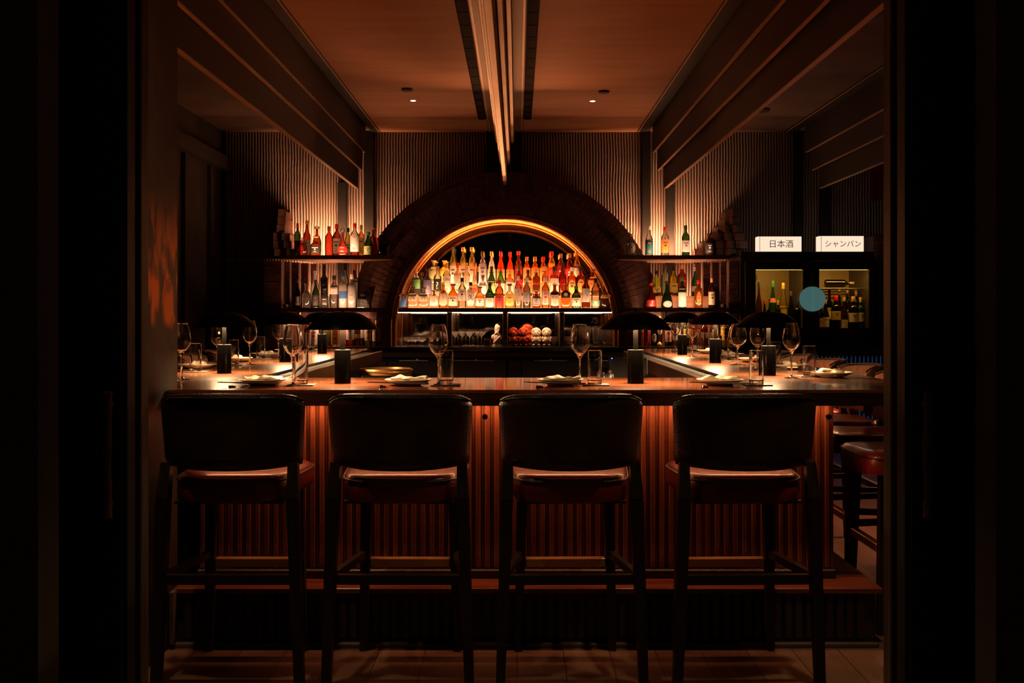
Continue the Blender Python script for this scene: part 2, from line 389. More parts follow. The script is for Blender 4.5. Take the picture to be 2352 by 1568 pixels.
# partition the camera looks through
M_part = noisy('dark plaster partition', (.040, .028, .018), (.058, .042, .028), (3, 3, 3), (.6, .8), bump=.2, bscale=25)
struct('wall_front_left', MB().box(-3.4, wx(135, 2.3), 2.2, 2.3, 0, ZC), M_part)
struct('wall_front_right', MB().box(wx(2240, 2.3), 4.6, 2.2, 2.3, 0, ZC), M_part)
M_jamb = noisy('door jamb wood', (.07, .042, .022), (.12, .075, .04), (40, 40, 3), (.4, .5))
for n_, (xa_, xb_) in enumerate(((wx(342, 2.72) - .03, wx(342, 2.72)), (wx(2028.5, 2.72), wx(2028.5, 2.72) + .03))):
    o = MB().box(xa_, xb_, 2.665, 2.72, 0, ZC, bev=.003)
    struct('trim_%d' % (n_ + 1), o, M_jamb)
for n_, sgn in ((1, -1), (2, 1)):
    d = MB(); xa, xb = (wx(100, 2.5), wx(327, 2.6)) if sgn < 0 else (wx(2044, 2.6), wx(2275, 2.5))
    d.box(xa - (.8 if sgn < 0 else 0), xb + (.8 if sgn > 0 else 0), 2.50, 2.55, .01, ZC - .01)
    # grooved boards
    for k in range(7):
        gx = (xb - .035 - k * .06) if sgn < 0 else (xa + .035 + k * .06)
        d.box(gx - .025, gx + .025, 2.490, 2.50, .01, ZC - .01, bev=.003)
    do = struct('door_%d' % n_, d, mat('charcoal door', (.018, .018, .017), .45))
    hx = wx(246, 2.46) if sgn < 0 else wx(2131, 2.46); h = MB()
    z0, z1 = wz(1188, 2.46), wz(900, 2.46)
    prof = []; N = 15
    pts, rs = [], []
    for i in range(N + 1):
        t = i / N; pts.append((hx + .0015 * math.sin(9 * t), 2.46, z0 + t * (z1 - z0)))
        rs.append(.0105 + (.0025 if i in (0, 8, 9, 15) else 0) + .0008 * math.sin(i * 2.1))
    h.tube(pts, rs, 10)
    for zz in (z0 + .03, z1 - .03): h.beam((hx, 2.46, zz), (hx, 2.495, zz), .012, .012)
    ho = h.build('door_handle', noisy('bamboo handle', (.075, .030, .016), (.12, .05, .025), (40, 40, 8), (.35, .5)), parent=do)
    ho['label'] = 'knotted bamboo pull handle'
# concrete pillar left of the bar
pl_ = MB().box(-2.9, -1.452, 3.87, 4.26, 0, ZC, bev=.006)
struct('wall_pillar', pl_, M_patina)
# recess return wall behind the pillar, low
# posts on the back wall
pm = mat('dark steel post', (.012, .009, .007), .6, 0, .2)
for n_, (p0, p1, yt) in enumerate(((835, 858, 303), (775, 795, 420), (1475, 1495, 303), (1530, 1549, 425), (1825, 1845, 303), (1885, 1908, 425), (1116, 1200, 303), (497, 516, 303))):
    struct('trim_%d' % (n_ + 3), MB().box(wx(p0, 10.92), wx(p1, 10.92), 10.92, 10.995, 2.89 if p0 == 1116 else 1.052, wz(yt, 11.0) - .002, bev=.003), pm)
# ceiling beams: stepped boards in a V, light from below painted into the under edges
M_bface = noisy('beam board face', (.020, .012, .008), (.033, .020, .013), (3, 1, 3), (.55, .7), bump=.1, bscale=30)
M_bedge_lit = noisy('lit beam board edge', (.50, .25, .12), (.68, .38, .19), (30, 2, 30), (.35, .5), bump=.3, bscale=60)
def plank(mb, xc, th, z0, z1, y0=2.9, y1=10.42):
    mb.box(xc - th/2, xc + th/2, y0, y1, z0, z1, mi=0, bev=.002)
    mb.box(xc - th/2 + .003, xc + th/2 - .003, y0, y1 + .002, z0 - .004, z0 + .002, mi=1)
def vbeam(n, xc, o1, o2, zb=2.70, th=.038, ends=(10.42, 10.5, 10.6), soff=(.10, .19), face=None):
    b = MB()
    plank(b, xc, th, zb, zb + .235, y1=ends[0])
    for s_ in (-1, 1):
        plank(b, xc + s_*o1, th * .8, zb + .20, zb + .44, y1=ends[1])
        plank(b, xc + s_*o2, th * .8, zb + .405, ZC - .001, y1=ends[2])
        b.box(xc + s_*(soff[0] + soff[1])/2 - (soff[1]-soff[0])/2, xc + s_*(soff[0] + soff[1])/2 + (soff[1]-soff[0])/2, 2.9, 10.95, ZC - .012, ZC - .0005, mi=0)
        b.box(xc + s_*(soff[1] - .012) - .006, xc + s_*(soff[1] - .012) + .006, 2.9, 10.94, ZC - .0145, ZC - .011, mi=1)  # thin pale strip paints the lit edge of the soffit board
    struct('trim_%d' % n, b, [face or M_bface, M_bedge_lit])
vbeam(12, wx(822, 10.4) - .019, .038, .055, soff=(.085, .178))
vbeam(13, wx(1525, 10.4) + .019, .060, .095, soff=(.115, .235))
vbeam(14, wx(1882, 10.4) + .019, .060, .095, soff=(.115, .235))
cx_ = wx(1160, 10.4)
vbeam(15, cx_, .040, .078, zb=2.735, ends=(10.42, 10.3, 10.2), soff=(.095, .185), face=noisy('lit centre beam board', (.17, .085, .045), (.25, .13, .07), (3, 1, 3), (.5, .65), bump=.1, bscale=30))  # lighter face colour stands in for warm light on the board sides
# slot diffusers in the ceiling beside the centre beam
for s_, nm in ((-1, 'ceiling vent slot on the near side of the beam that points at the arch'), (1, 'ceiling vent')):
    root = empty('slot_diffuser', (cx_ + s_*.232, 6.6, ZC), 'long black slot air vent in the ceiling, %s of the centre beam' % ('left' if s_ < 0 else 'right'), 'air vent', 'slot diffusers beside the centre beam')
    f = MB(); f.box(-.035, .035, -3.6, 3.6, -.006, -.001, mi=0)
    f.box(-.041, -.033, -3.6, 3.6, -.012, -.001, mi=0); f.box(.033, .041, -3.6, 3.6, -.012, -.001, mi=0)
    f.build('frame', mat('matt black slot', (.012, .010, .009), .8, spec=.05), root)
    b = MB()
    for k in range(24): b.box(-.030, .030, -3.55 + k*.3, -3.55 + k*.3 + .22, -.0095, -.006)
    b.build('louver', mat('grey louver', (.03, .022, .017), .85, spec=.05), root)
    b = MB()
    pass
    for k in range(24): MB().box(-.032, .032, -3.55 + k*.3 + .23, -3.55 + k*.3 + .29, -.011, -.0062).build('spacer', mat('matt black slot', (.012, .010, .009), .8, spec=.05), root)
# recessed spots and ceiling sensors
for px, py, lab in ((949, 230, 'left'), (1361, 231, 'right')):
    D = (ZC - CZ) * F / (VY - py); root = empty('recessed_spotlight', (wx(px, D), D, ZC), 'small lit recessed ceiling spotlight %s of the centre beam' % lab, 'ceiling light', 'small recessed ceiling spotlights')
    MB().lathe([(.0, -.002), (.030, -.002), (.032, -.006), (.026, -.006)], 20, close=False).build('trim_ring', mat('spot trim', (.4, .25, .15), .4), root)
    MB().lathe([(0, -.0065), (.024, -.0065), (.024, -.004), (0, -.004)], 20).build('lens', mat('spot lens', (1, .9, .8), .5, emis=(1, .85, .65), es=9), root)
for px, py, r, lab in ((935, 203, .05, 'small round dark ceiling sensor left of the centre beam'), (1387, 208, .05, 'small round dark ceiling sensor right of the centre beam'),
                       (1748, 251, .085, 'round dark speaker grille in the ceiling between the two beams'), (2012, 28, .21, 'large round dark ceiling disc near the top of the right doorway')):
    D = (ZC - CZ) * F / (VY - py)
    o = MB().lathe([(0, -.022), (r*.85, -.022), (r, -.012), (r, 0), (0, 0)], 24).build('ceiling_disc', mat('dark ceiling disc', (.05, .03, .02), .5), loc=(wx(px, D), D, ZC - .001))
    tag(o, lab, 'ceiling fitting')
# red box on the back wall
o = MB().box(wx(2003, 10.9), wx(2034, 10.9), 10.9, 10.98, wz(460, 10.9), wz(378, 10.9), bev=.006).build('wall_box', mat('dark red enamel', (.10, .006, .008), .35))
tag(o, 'dark red box mounted high on the back wall above the champagne sign', 'wall box')

# ------------------------------------------------------------------ brick arch
ZA = wz(754, 10.2)
R0, RS = 1.169, .083
def ring_front(k): return 10.20 + .085 * k
def arch():
    b = MB(); n = 76
    for k in range(6):
        r0, r1, y0 = R0 + RS*k, R0 + RS*(k+1), ring_front(k)
        # bricks
        for i in range(n):
            a0, a1 = math.pi * i / n, math.pi * (i + 1) / n
            jit = random.uniform(-.006, .001)
            ga = .0032 / r0; quad = []
            for (r, a) in ((r0+.002, a0+ga), (r1-.002, a0+ga), (r1-.002, a1-ga), (r0+.002, a1-ga)):
                quad.append((AXC + r*math.cos(a), ZA + r*math.sin(a)))
            b.prism(quad, y0 + jit, y0 + .10 if k < 5 else 10.99, mi=0, axis='y')
        # mortar ring behind
        for i in range(n):
            a0, a1 = math.pi * i / n, math.pi * (i + 1) / n; quad = []
            for (r, a) in ((r0, a0), (r1-.004, a0), (r1-.004, a1), (r0, a1)): quad.append((AXC + r*math.cos(a), ZA + r*math.sin(a)))
            b.prism(quad, y0 + .004, 10.98, mi=1, axis='y')
        # legs
        for s_ in (-1, 1):
            xa, xb = sorted((AXC + s_*(r0+.002), AXC + s_*(r1-.002)))
            m_ = 3; hh = (ZA - 1.055) / m_
            for j in range(m_): b.box(xa, xb, y0 + random.uniform(-.005, .005), y0 + .1, 1.055 + j*hh, 1.055 + (j+1)*hh - .005, mi=0)
            xa, xb = sorted((AXC + s_*r0, AXC + s_*(r1-.004)))
            b.box(xa, xb, y0 + .012, 10.98, 1.055, ZA, mi=1)
    o = b.build('brick_arch', [M_brick, M_mortar], smooth=False)
    tag(o, 'stepped brown brick arch framing the lit back-bar bottle display', 'arch')
arch()
# piers with corbelled brick tops
def pier(sgn, cols, rows, lab):
    b = MB()
    for (xa, xb, y0) in cols:
        x0, x1 = sorted((xa, xb)); hh = .083; z = 1.055; j = 0
        b.box(x0 + .002, x1 - .002, y0 + .012, 10.985, 1.055, 1.93, mi=1)
        while z < 1.925:
            b.box(x0 + .001, x1 - .001, y0 + random.uniform(-.003, .003), y0 + .08, z, min(z + hh - .005, 1.93), mi=0); z += hh
    for j, (xa, xb) in enumerate(rows):
        x0, x1 = sorted((xa, xb)); n = max(1, round((x1 - x0) / .105)); z = 1.99 + j * .083
        b.box(x0 + .02, x1 - .02, 10.57, 10.985, z, z + .083, mi=0)
        for i in range(n):
            xc = x0 + (i + .5) * (x1 - x0) / n
            b.box(xc - .052, xc + .052, 10.45, 10.554, z, z + .078, mi=0, rot=Matrix.Rotation(math.radians(45 - 8 * sgn), 3, 'Z'))
    o = b.build('brick_pier', [M_brick, M_mortar], smooth=False); tag(o, lab, 'brickwork')
lc = [(-2.62, -2.44, 10.30), (-2.44, -2.385, 10.44), (-2.385, -2.32, 10.57), (-2.32, -2.25, 10.71), (-2.25, -2.19, 10.85)]
pier(-1, lc, [(-2.62, -2.36), (-2.62, -2.40), (-2.61, -2.43), (-2.60, -2.46), (-2.58, -2.46), (-2.56, -2.47)], 'stepped brick pier left of the arch, beside the left bottle shelves')
rc = [(2.29, 2.19, 10.30), (2.19, 2.135, 10.44), (2.135, 2.07, 10.57), (2.07, 2.0, 10.71), (2.0, 1.94, 10.85)]
pier(1, rc, [(1.90, 2.28), (1.98, 2.40), (2.06, 2.38), (2.13, 2.36), (2.19, 2.34), (2.22, 2.32)], 'stepped brick pier right of the arch, beside the tall wine fridge')
# brick strip right of the fridge
b = MB()
for k in range(14): b.box(wx(2014, 10.5), wx(2060, 10.5), 10.5, 10.6, 1.06 + k*.083, 1.06 + k*.083 + .077)
b.box(wx(2014, 10.5) + .003, wx(2060, 10.5), 10.505, 10.98, 1.06, 1.06 + 14*.083 - .01, mi=1)
tag(b.build('brick_pier', [M_brick, M_mortar], smooth=False), 'plain narrow dark brick pier at the far side of the wine fridge', 'brickwork')

# ------------------------------------------------------------------ arch cabinet
root = empty('arch_cabinet', (AXC, 10.2, 1.05), 'brass-rimmed arched back-bar cabinet with LED-lit shelf and four open bays', 'shelving')
def L(p): return (p[0] - AXC, p[1] - 10.2, p[2] - 1.05)
zl = ZA - 1.05
b = MB(); n = 64
def arcpts(r, y): 
    P = [(-r, y, .004)] + [(r*math.cos(math.pi*(1 - i/n)), y, zl + r*math.sin(math.pi*(1 - i/n))) for i in range(n+1)] + [(r, y, .004)]
    return P
b.tube(arcpts(1.135, -.025), .030, 12)
b.build('rim', M_copper, root)
b = MB()
A = [arcpts(1.160, yy) for yy in (-.01, .25, .5, .745)]
B = [arcpts(1.150, yy) for yy in (-.01, .25, .5, .745)]
for Q in (A, B):
    G = [[b.bm.verts.new(p) for p in row] for row in Q]
    for i in range(3):
        for j in range(len(G[0]) - 1): b._f([G[i][j], G[i][j+1], G[i+1][j+1], G[i+1][j]], 0)
b.build('lining', M_copper, root)
b = MB(); P = [(x, z) for x, y, z in arcpts(1.150, 0)]
b.prism(P, .745, .76, axis='y'); b.build('mirror_back', M_mirror, root)
b = MB(); b.tube(arcpts(1.138, .735), .010, 6); b.build('back_rim', M_copper, root)
M_cab = noisy('cabinet dark bronze', (.05, .028, .016), (.085, .048, .026), (20, 20, 20), (.3, .45), metal=.3)
b = MB(); hw = 1.115
b.box(-hw, hw, .02, .745, .352, .395, bev=.002); b.build('shelf', M_cab, root)
for s_ in (-1, 1):
    pass
for px in (1032.5, 1160, 1290.5):
    xd = wx(px, 10.25) - AXC
    b = MB(); b.box(xd - .024, xd + .024, .03, .70, .004, .350, bev=.002); b.build('divider', M_cab, root)
for (p0, p1) in ((905, 1026), (1039, 1154), (1167, 1284), (1297, 1416)):
    b = MB(); b.box(wx(p0, 10.24) - AXC, wx(p1, 10.24) - AXC, .028, .040, .343, .351); b.build('led_strip', M_led, root)
# stepped display: backlit risers
b = MB(); b.box(-1.02, .98, .26, .50, .397, .52, mi=1); b.box(-1.02, .98, .255, .262, .40, .515, mi=0)
b.build('display_step', [M_tier, M_steptop], root)
b = MB(); b.box(-.86, .86, .502, .725, .397, .65, mi=1); b.box(-.86, .86, .497, .504, .525, .645, mi=0)
b.build('display_step', [M_tier, M_steptop], root)

# ------------------------------------------------------------------ side shelves
M_shelf = noisy('walnut shelf', (.10, .045, .022), (.17, .075, .036), (2, 30, 30), (.35, .5))
def shelf(name_lab, poly, zt, th=.042):
    b = MB(); b.prism(poly, zt - th, zt)
    tag(b.build('bottle_shelf', M_shelf, smooth=False), name_lab, 'shelf', 'side bottle shelves')
ZS2, ZS1 = 1.985, 1.445
def lpoly(xi): return [(-2.435, 10.2), (xi, 10.2), (xi, ring_front(2) - .015), (xi - .10, ring_front(3) - .015), (xi - .18, ring_front(4) - .015), (xi - .27, ring_front(5) - .015), (xi - .36, 10.985), (-2.185, 10.985), (-2.185, 10.84), (-2.245, 10.84), (-2.245, 10.70), (-2.315, 10.70), (-2.315, 10.56), (-2.38, 10.56), (-2.38, 10.43), (-2.435, 10.43)]
shelf('upper wooden shelf of amber spirits left of the arch', lpoly(-1.30), ZS2)
shelf('lower wooden shelf of vodka bottles left of the arch', lpoly(-1.50), ZS1)
def mirr(P): return [(2*AXC - x, y) for x, y in P][::-1]
shelf('upper wooden shelf with five spaced bottles right of the arch', mirr(lpoly(-1.30)), ZS2)
shelf('lower wooden shelf of bright liqueurs right of the arch', mirr(lpoly(-1.50)), ZS1)
o = MB().box(1.445, wx(1632, 10.5), 10.41, 10.60, ZS1, ZS1 + .125, bev=.003).build('shelf_riser', noisy('oak riser', (.28, .12, .05), (.40, .18, .08), (2, 30, 30), (.4, .5)))
tag(o, 'long wooden riser box under the rear liqueur bottles', 'riser')
o = MB().box(wx(652, 10.3), wx(690, 10.3), 10.24, 10.31, ZS1 - .041 - .03, ZS1 - .043, bev=.002).build('shelf_bracket', M_shelf); tag(o, 'short wooden bracket below the left lower shelf', 'bracket')
for px, lab in ((656, 'small round pale votive at the outer end of the vodka shelf'), (1662, 'small round pale votive at the outer end of the liqueur shelf')):
    b = MB(); b.lathe([(.016, 0), (.026, .008), (.030, .022), (.026, .036), (.014, .040), (.0, .034)], 16)
    tag(b.build('votive', mat('pale wax glass', (.10, .075, .06), .6), loc=(wx(px, 10.27), 10.27, ZS1 + .001)), lab, 'candle', 'pale round votives')

# ------------------------------------------------------------------ back counter
root = empty('back_counter', (0, 10.0, 0), 'long black back-bar counter running below the arch and shelves', 'counter')
b = MB(); b.box(-2.75, 4.4, -.02, .985, 1.008, 1.05, bev=.003); b.build('worktop', mat('polished black stone', (.02, .016, .013), .12), root)
b = MB(); b.box(-2.75, 1.95, .0, .05, .945, 1.005, bev=.006); b.build('edge_band', noisy('dark bronze band', (.05, .03, .018), (.08, .048, .028), (3, 3, 3), (.35, .45)), root)
b = MB(); b.box(-2.75, 1.95, .10, .95, 0, .945); b.build('carcass', M_dark, root)
o = root
M_fdoor = noisy('charcoal steel door', (.030, .024, .018), (.042, .033, .025), (3, 3, 3), (.4, .5), metal=.3)
for (v0, v1, doors, locks, lab) in ((866, 888, ((890, 1010), (1012, 1163)), (958, 1093), 'black undercounter fridge with two locked doors below the arch'),
                                    (1168, 1197, ((1199, 1330), (1332, 1440)), (1265, 1400), 'black undercounter fridge with slatted vent right of the other one')):
    x0 = wx(v0, 9.98); r = empty('undercounter_fridge', (x0, 9.98, .12), lab, 'fridge', 'undercounter fridges')
    xe = wx(doors[-1][1], 9.98)
    b = MB(); b.box(0, xe - x0, .03, .11, 0, .80); b.build('body', M_dark, r)
    b = MB(); vw = wx(v1, 9.98) - x0
    b.box(0, vw, 0, .03, 0, .79, mi=0, bev=.003)
    for k in range(14): b.box(.015, vw - .015, -.004, .0, .45 + k*.02, .46 + k*.02, mi=1)
    b.build('vent_panel', [M_fdoor, M_black], r)
    for (d0, d1), lk in zip(doors, locks):
        a, e = wx(d0, 9.98) - x0, wx(d1, 9.98) - x0
        b = MB(); b.box(a, e, 0, .03, 0, .79, bev=.004); dd = b.build('door', M_fdoor, r)
        b = MB(); b.box(a + .12, e - .12, -.008, .002, .792, .80, mi=0); b.build('door_handle', M_steel, dd)
        b = MB(); b.lathe([(0, 0), (.013, 0), (.013, .006), (0, .006)], 16)
        l_ = b.build('lock', M_steel, dd); l_.location = (wx(lk, 9.98) - x0, -.001, wz(826, 9.98) - .12); l_.rotation_euler = (math.radians(90), 0, 0)

# ------------------------------------------------------------------ wine fridge
fx0, fx1 = wx(1703, 10.2), wx(2011, 10.2); fz0, fz1 = 1.052, wz(577, 10.2)
root = empty('wine_fridge', (fx0, 10.2, fz0), 'tall black double-door wine fridge glowing yellow inside, right of the bar', 'fridge')
W_, H_ = fx1 - fx0, fz1 - fz0
def fxl(px, d=10.2): return wx(px, d) - fx0
def fzl(py, d=10.2): return wz(py, d) - fz0
M_fr = noisy('black fridge wood', (.016, .013, .010), (.030, .022, .015), (20, 20, 4), (.35, .5))
b = MB()
b.box(0, W_, .04, .75, 0, fzl(772)); b.box(0, W_, .04, .75, fzl(604), H_, bev=.003)
b.box(0, fxl(1720), .04, .75, fzl(772), fzl(604)); b.box(fxl(2002), W_, .04, .75, fzl(772), fzl(604))
b.box(fxl(1855), fxl(1872), .06, .72, fzl(772), fzl(604))
b.build('carcass', M_fr, root)
M_int = noisy('fridge interior', (.18, .12, .04), (.28, .19, .06), (4, 4, 4), (.35, .5))
b = MB(); b.box(fxl(1720), fxl(2002), .70, .72, fzl(772), fzl(604)); b.box(fxl(1720), fxl(2002), .06, .72, fzl(760), fzl(757)); b.build('liner', M_int, root)
for k, (a, e, w0, w1) in enumerate(((1712, 1862, 1736, 1845), (1866, 2010, 1882, 1997))):
    b = MB(); z0_, z1_, zw0, zw1 = fzl(771), fzl(598), fzl(753), fzl(619)
    xa, xe, xw0, xw1 = fxl(a), fxl(e), fxl(w0), fxl(w1)
    b.box(xa, xw0, 0, .035, z0_, z1_, bev=.003); b.box(xw1, xe, 0, .035, z0_, z1_, bev=.003)
    b.box(xw0 - .002, xw1 + .002, 0, .034, z0_, zw0, bev=.002); b.box(xw0 - .002, xw1 + .002, 0, .034, zw1, z1_, bev=.002)
    dr = b.build('door', M_fr, root)
    b = MB(); b.box(xw0, xw1, .015, .019, zw0, zw1); b.build('glass_pane', M_pane, dr)
    # half-disc handle
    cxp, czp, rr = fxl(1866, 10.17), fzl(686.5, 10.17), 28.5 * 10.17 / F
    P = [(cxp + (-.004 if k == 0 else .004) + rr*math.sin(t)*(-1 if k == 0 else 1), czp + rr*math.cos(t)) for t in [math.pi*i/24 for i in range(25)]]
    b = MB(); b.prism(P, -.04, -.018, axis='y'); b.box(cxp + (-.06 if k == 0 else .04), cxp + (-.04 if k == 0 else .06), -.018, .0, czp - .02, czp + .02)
    b.build('door_handle', M_teal_glow, dr)['label'] = 'teal half-disc door handle'
    b = MB(); b.box(xw0, xw1, .05, .07, zw1 - .001, zw1 + .012); b.build('led_strip', mat('yellow led', (1, .8, .3), .5, emis=(1, .55, .10), es=4), root)
    area('fridge_light', ((xw0 + xw1)/2, .09, zw1 - .01), (0, .6, -1), .42, .02, 3.4, (1, .52, .10), parent=root)
    b = MB(); fcx = xw0 + .13; 
    b.lathe([(.045, 0), (.055, .01), (.03, .012), (.028, .004), (.0, .004)], 20)
    f_ = b.build('fan', mat('fan plastic', (.12, .09, .05), .5), root); f_.location = (fcx, .695, zw1 - .06); f_.rotation_euler = (math.radians(90), 0, 0)
b = MB()
zsh = fzl(662); 
for k in range(9): b.tube([(fxl(1874), .08 + k*.07, zsh), (fxl(2000), .08 + k*.07, zsh)], .004, 6)
for k in range(22): b.tube([(fxl(1878) + k*.026, .08, zsh + .004), (fxl(1878) + k*.026, .66, zsh + .004)], .002, 4)
b.build('wire_shelf', M_steel, root)
b = MB()
for k in range(7): b.box(.02, W_ - .02, .03, .045, .015 + k*.014, .023 + k*.014)
b.build('vent_grille', mat('grille grey', (.03, .028, .026), .35, .5), root)
# lit signs
for (p0, p1, py0, py1, txt, sz, lab) in ((1741, 1841, 543, 579, '日本酒', 17, 'glowing white box sign lettered 日本酒 on top of the wine fridge'), (1882, 1984, 542, 578, 'シャンパン', 15, 'glowing white box sign lettered シャンパン on top of the wine fridge')):
    x0, x1 = wx(p0, 10.25), wx(p1, 10.25); z0, z1 = fz1 + .001, wz(py0, 10.25)
    root = empty('light_box_sign', (x0, 10.25, z0), lab, 'sign', 'lit box signs on the wine fridge')
    hh = z1 - z0
    b = MB(); b.box(0, x1 - x0, 0, .12, 0, hh, bev=.002)
    m = mat('lit sign face', (.3, .25, .2), .5, emis=(1, .76, .56), es=.95)
    b.build('light_box', m, root)
    tb = text_bm(txt, sz / F * 10.25 * 1.13); mb = MB(); mb.add(tb, 0)
    s_ = mb.build('lettering', mat('sign ink', (.02, .012, .01), .6), root, smooth=False)
    s_.location = ((x1 - x0)*.53, -.0025, hh * .47)
    b = MB(); b.box(.018, .0215, -.0015, 0, 0, hh); b.build('seam', mat('sign seam', (.35, .2, .14), .6), root)

# blue backlit slats under the wine fridge counter
root = empty('slatted_counter_front', (1.97, 9.98, 0), 'dark slatted counter front with glowing blue gaps below the wine fridge', 'panel')
b = MB(); b.box(0, 2.45, .06, .08, .02, 1.0); b.build('backing', M_dark, root)
b = MB()
for k in range(58): b.box(.042*k, .042*k + .033, 0, .05, .02, .975, bev=.004)
b.box(0, 2.45, -.02, .06, .975, 1.006); b.build('slat_front', M_dark, root)
b = MB()
for k in range(57): b.box(.042*k + .034, .042*k + .0405, .03, .05, .06, .955)
b.build('blue_light', M_blueled, root)

# ================================================================== THE BAR
HC = 1.08; CT = .066
bar = empty('bar_counter', (0, 4.11, 0), 'u-shaped polished wooden bar counter with fluted front and foot ledge', 'bar counter')
def BL(P): return [(x, y - 4.11) for x, y in P]
b = MB(); b.prism(BL([(-1.438, 4.11), (1.75, 4.11), (1.04, 4.88), (-1.28, 4.88), (-1.86, 4.275), (-1.438, 4.275)]), HC - .012, HC, mi=0)
b.prism(BL([(-1.438, 4.11), (1.75, 4.11), (1.04, 4.88), (-1.28, 4.88), (-1.86, 4.275), (-1.438, 4.275)]), HC - CT, HC - .012, mi=1)
b.build('countertop', [M_barwood, M_bar_edge], bar, smooth=False)
for P, nm in (([(1.75, 4.11), (1.75, 8.8), (1.04, 8.8), (1.04, 4.88)], 'r'), ([(-1.86, 4.275), (-1.28, 4.88), (-1.28, 8.8), (-2.0, 8.8), (-2.0, 4.275)], 'l')):
    b = MB(); b.prism(BL(P), HC - .012, HC, mi=0); b.prism(BL(P), HC - CT, HC - .012, mi=1)
    b.build('countertop', [M_barwood_side, M_bar_edge], bar, smooth=False)
# drip trough with rubber mat and inner lip
for (xa, xb, xl0, xl1) in ((-1.28, -1.145, -1.145, -1.125), (.905, 1.04, .885, .905)):
    b = MB(); b.box(xa, xb, 4.88 - 4.11, 8.3 - 4.11, HC - .035, HC - .022)
    for i in range(2):
        for j in range(86): b.box(xa + .01 + i*.058, xa + .062 + i*.058, .79 + j*.04, .815 + j*.04, HC - .022, HC - .014)
    b.build('drip_mat', M_rubber, bar, smooth=False)
    b = MB(); b.box(xl0, xl1, .77, 4.19, HC - .085, HC - .001, bev=.002); b.build('inner_lip', noisy('dull bronze lip', (.13, .065, .035), (.19, .095, .05), (20, 3, 20), (.3, .45), metal=.5), bar)
# body
b = MB(); b.box(-1.385, 1.375, .24, .40, .246, HC - CT, mi=0)
b.box(1.28, 1.38, .24, 4.4, .20, HC - CT, mi=0); b.box(-1.63, -1.20, .45, 4.4, 0, HC - CT, mi=0); b.box(.97, 1.28, .40, 4.3, 0, HC - CT, mi=0)
b.build('body', M_darkwood, bar, smooth=False)
b = MB(); x = -1.385
n_fl = 69
for k in range(n_fl):
    xx = -1.385 + 2.76 * k / n_fl; wv_ = 2.76 / n_fl
    b.box(xx + .004, xx + wv_ * .66, .222, .245, .285, HC - CT - .002, bev=.004)
    b.box(xx + wv_*.74, xx + wv_*.92, .230, .245, .285, HC - CT - .002, bev=.002)
b.box(-1.385, 1.38, .236, .244, .25, HC - CT - .001)
b.build('fluted_panel', M_flute, bar)
b = MB(); b.box(-1.39, 1.385, .205, .24, .247, .285, bev=.005); b.build('base_moulding', M_darkwood, bar)
for px in (1114, 1901):
    b = MB(); b.lathe([(0, 0), (.012, 0), (.0125, .006), (.005, .012), (.005, .04), (0, .04)], 16)
    h = b.build('bag_hook', M_black, bar); h.location = (wx(px, 4.31), .180, wz(956, 4.31)); h.rotation_euler = (math.radians(-90), 0, 0)
b = MB(); b.box(-1.438, 1.53, .055, .26, .222, .246, bev=.003); b.box(1.38, 1.53, .26, 4.4, .222, .246, bev=.003); b.build('foot_ledge', M_ledgewood, bar)
b = MB(); b.box(-1.438, 1.50, .09, .24, 0, .222, mi=0)
for k in range(66): b.box(-1.40 + k*.0435, -1.40 + k*.0435 + .032, .068, .09, .03, .221, bev=.004)
for k in range(90): b.box(1.50, 1.515, .1 + k*.0475, .132 + k*.0475, .03, .221)
b.box(1.375, 1.50, .26, 4.4, 0, .222)
b.build('plinth_panel', M_darkwood, bar)
b = MB(); b.box(-1.438, 1.51, .040, .068, .0, .020, bev=.003); b.box(-1.445, -1.425, .02, .062, .02, .24, bev=.003)
b.build('skirting', noisy('worn skirting', (.07, .045, .03), (.13, .085, .055), (5, 30, 30), (.4, .6)), bar)

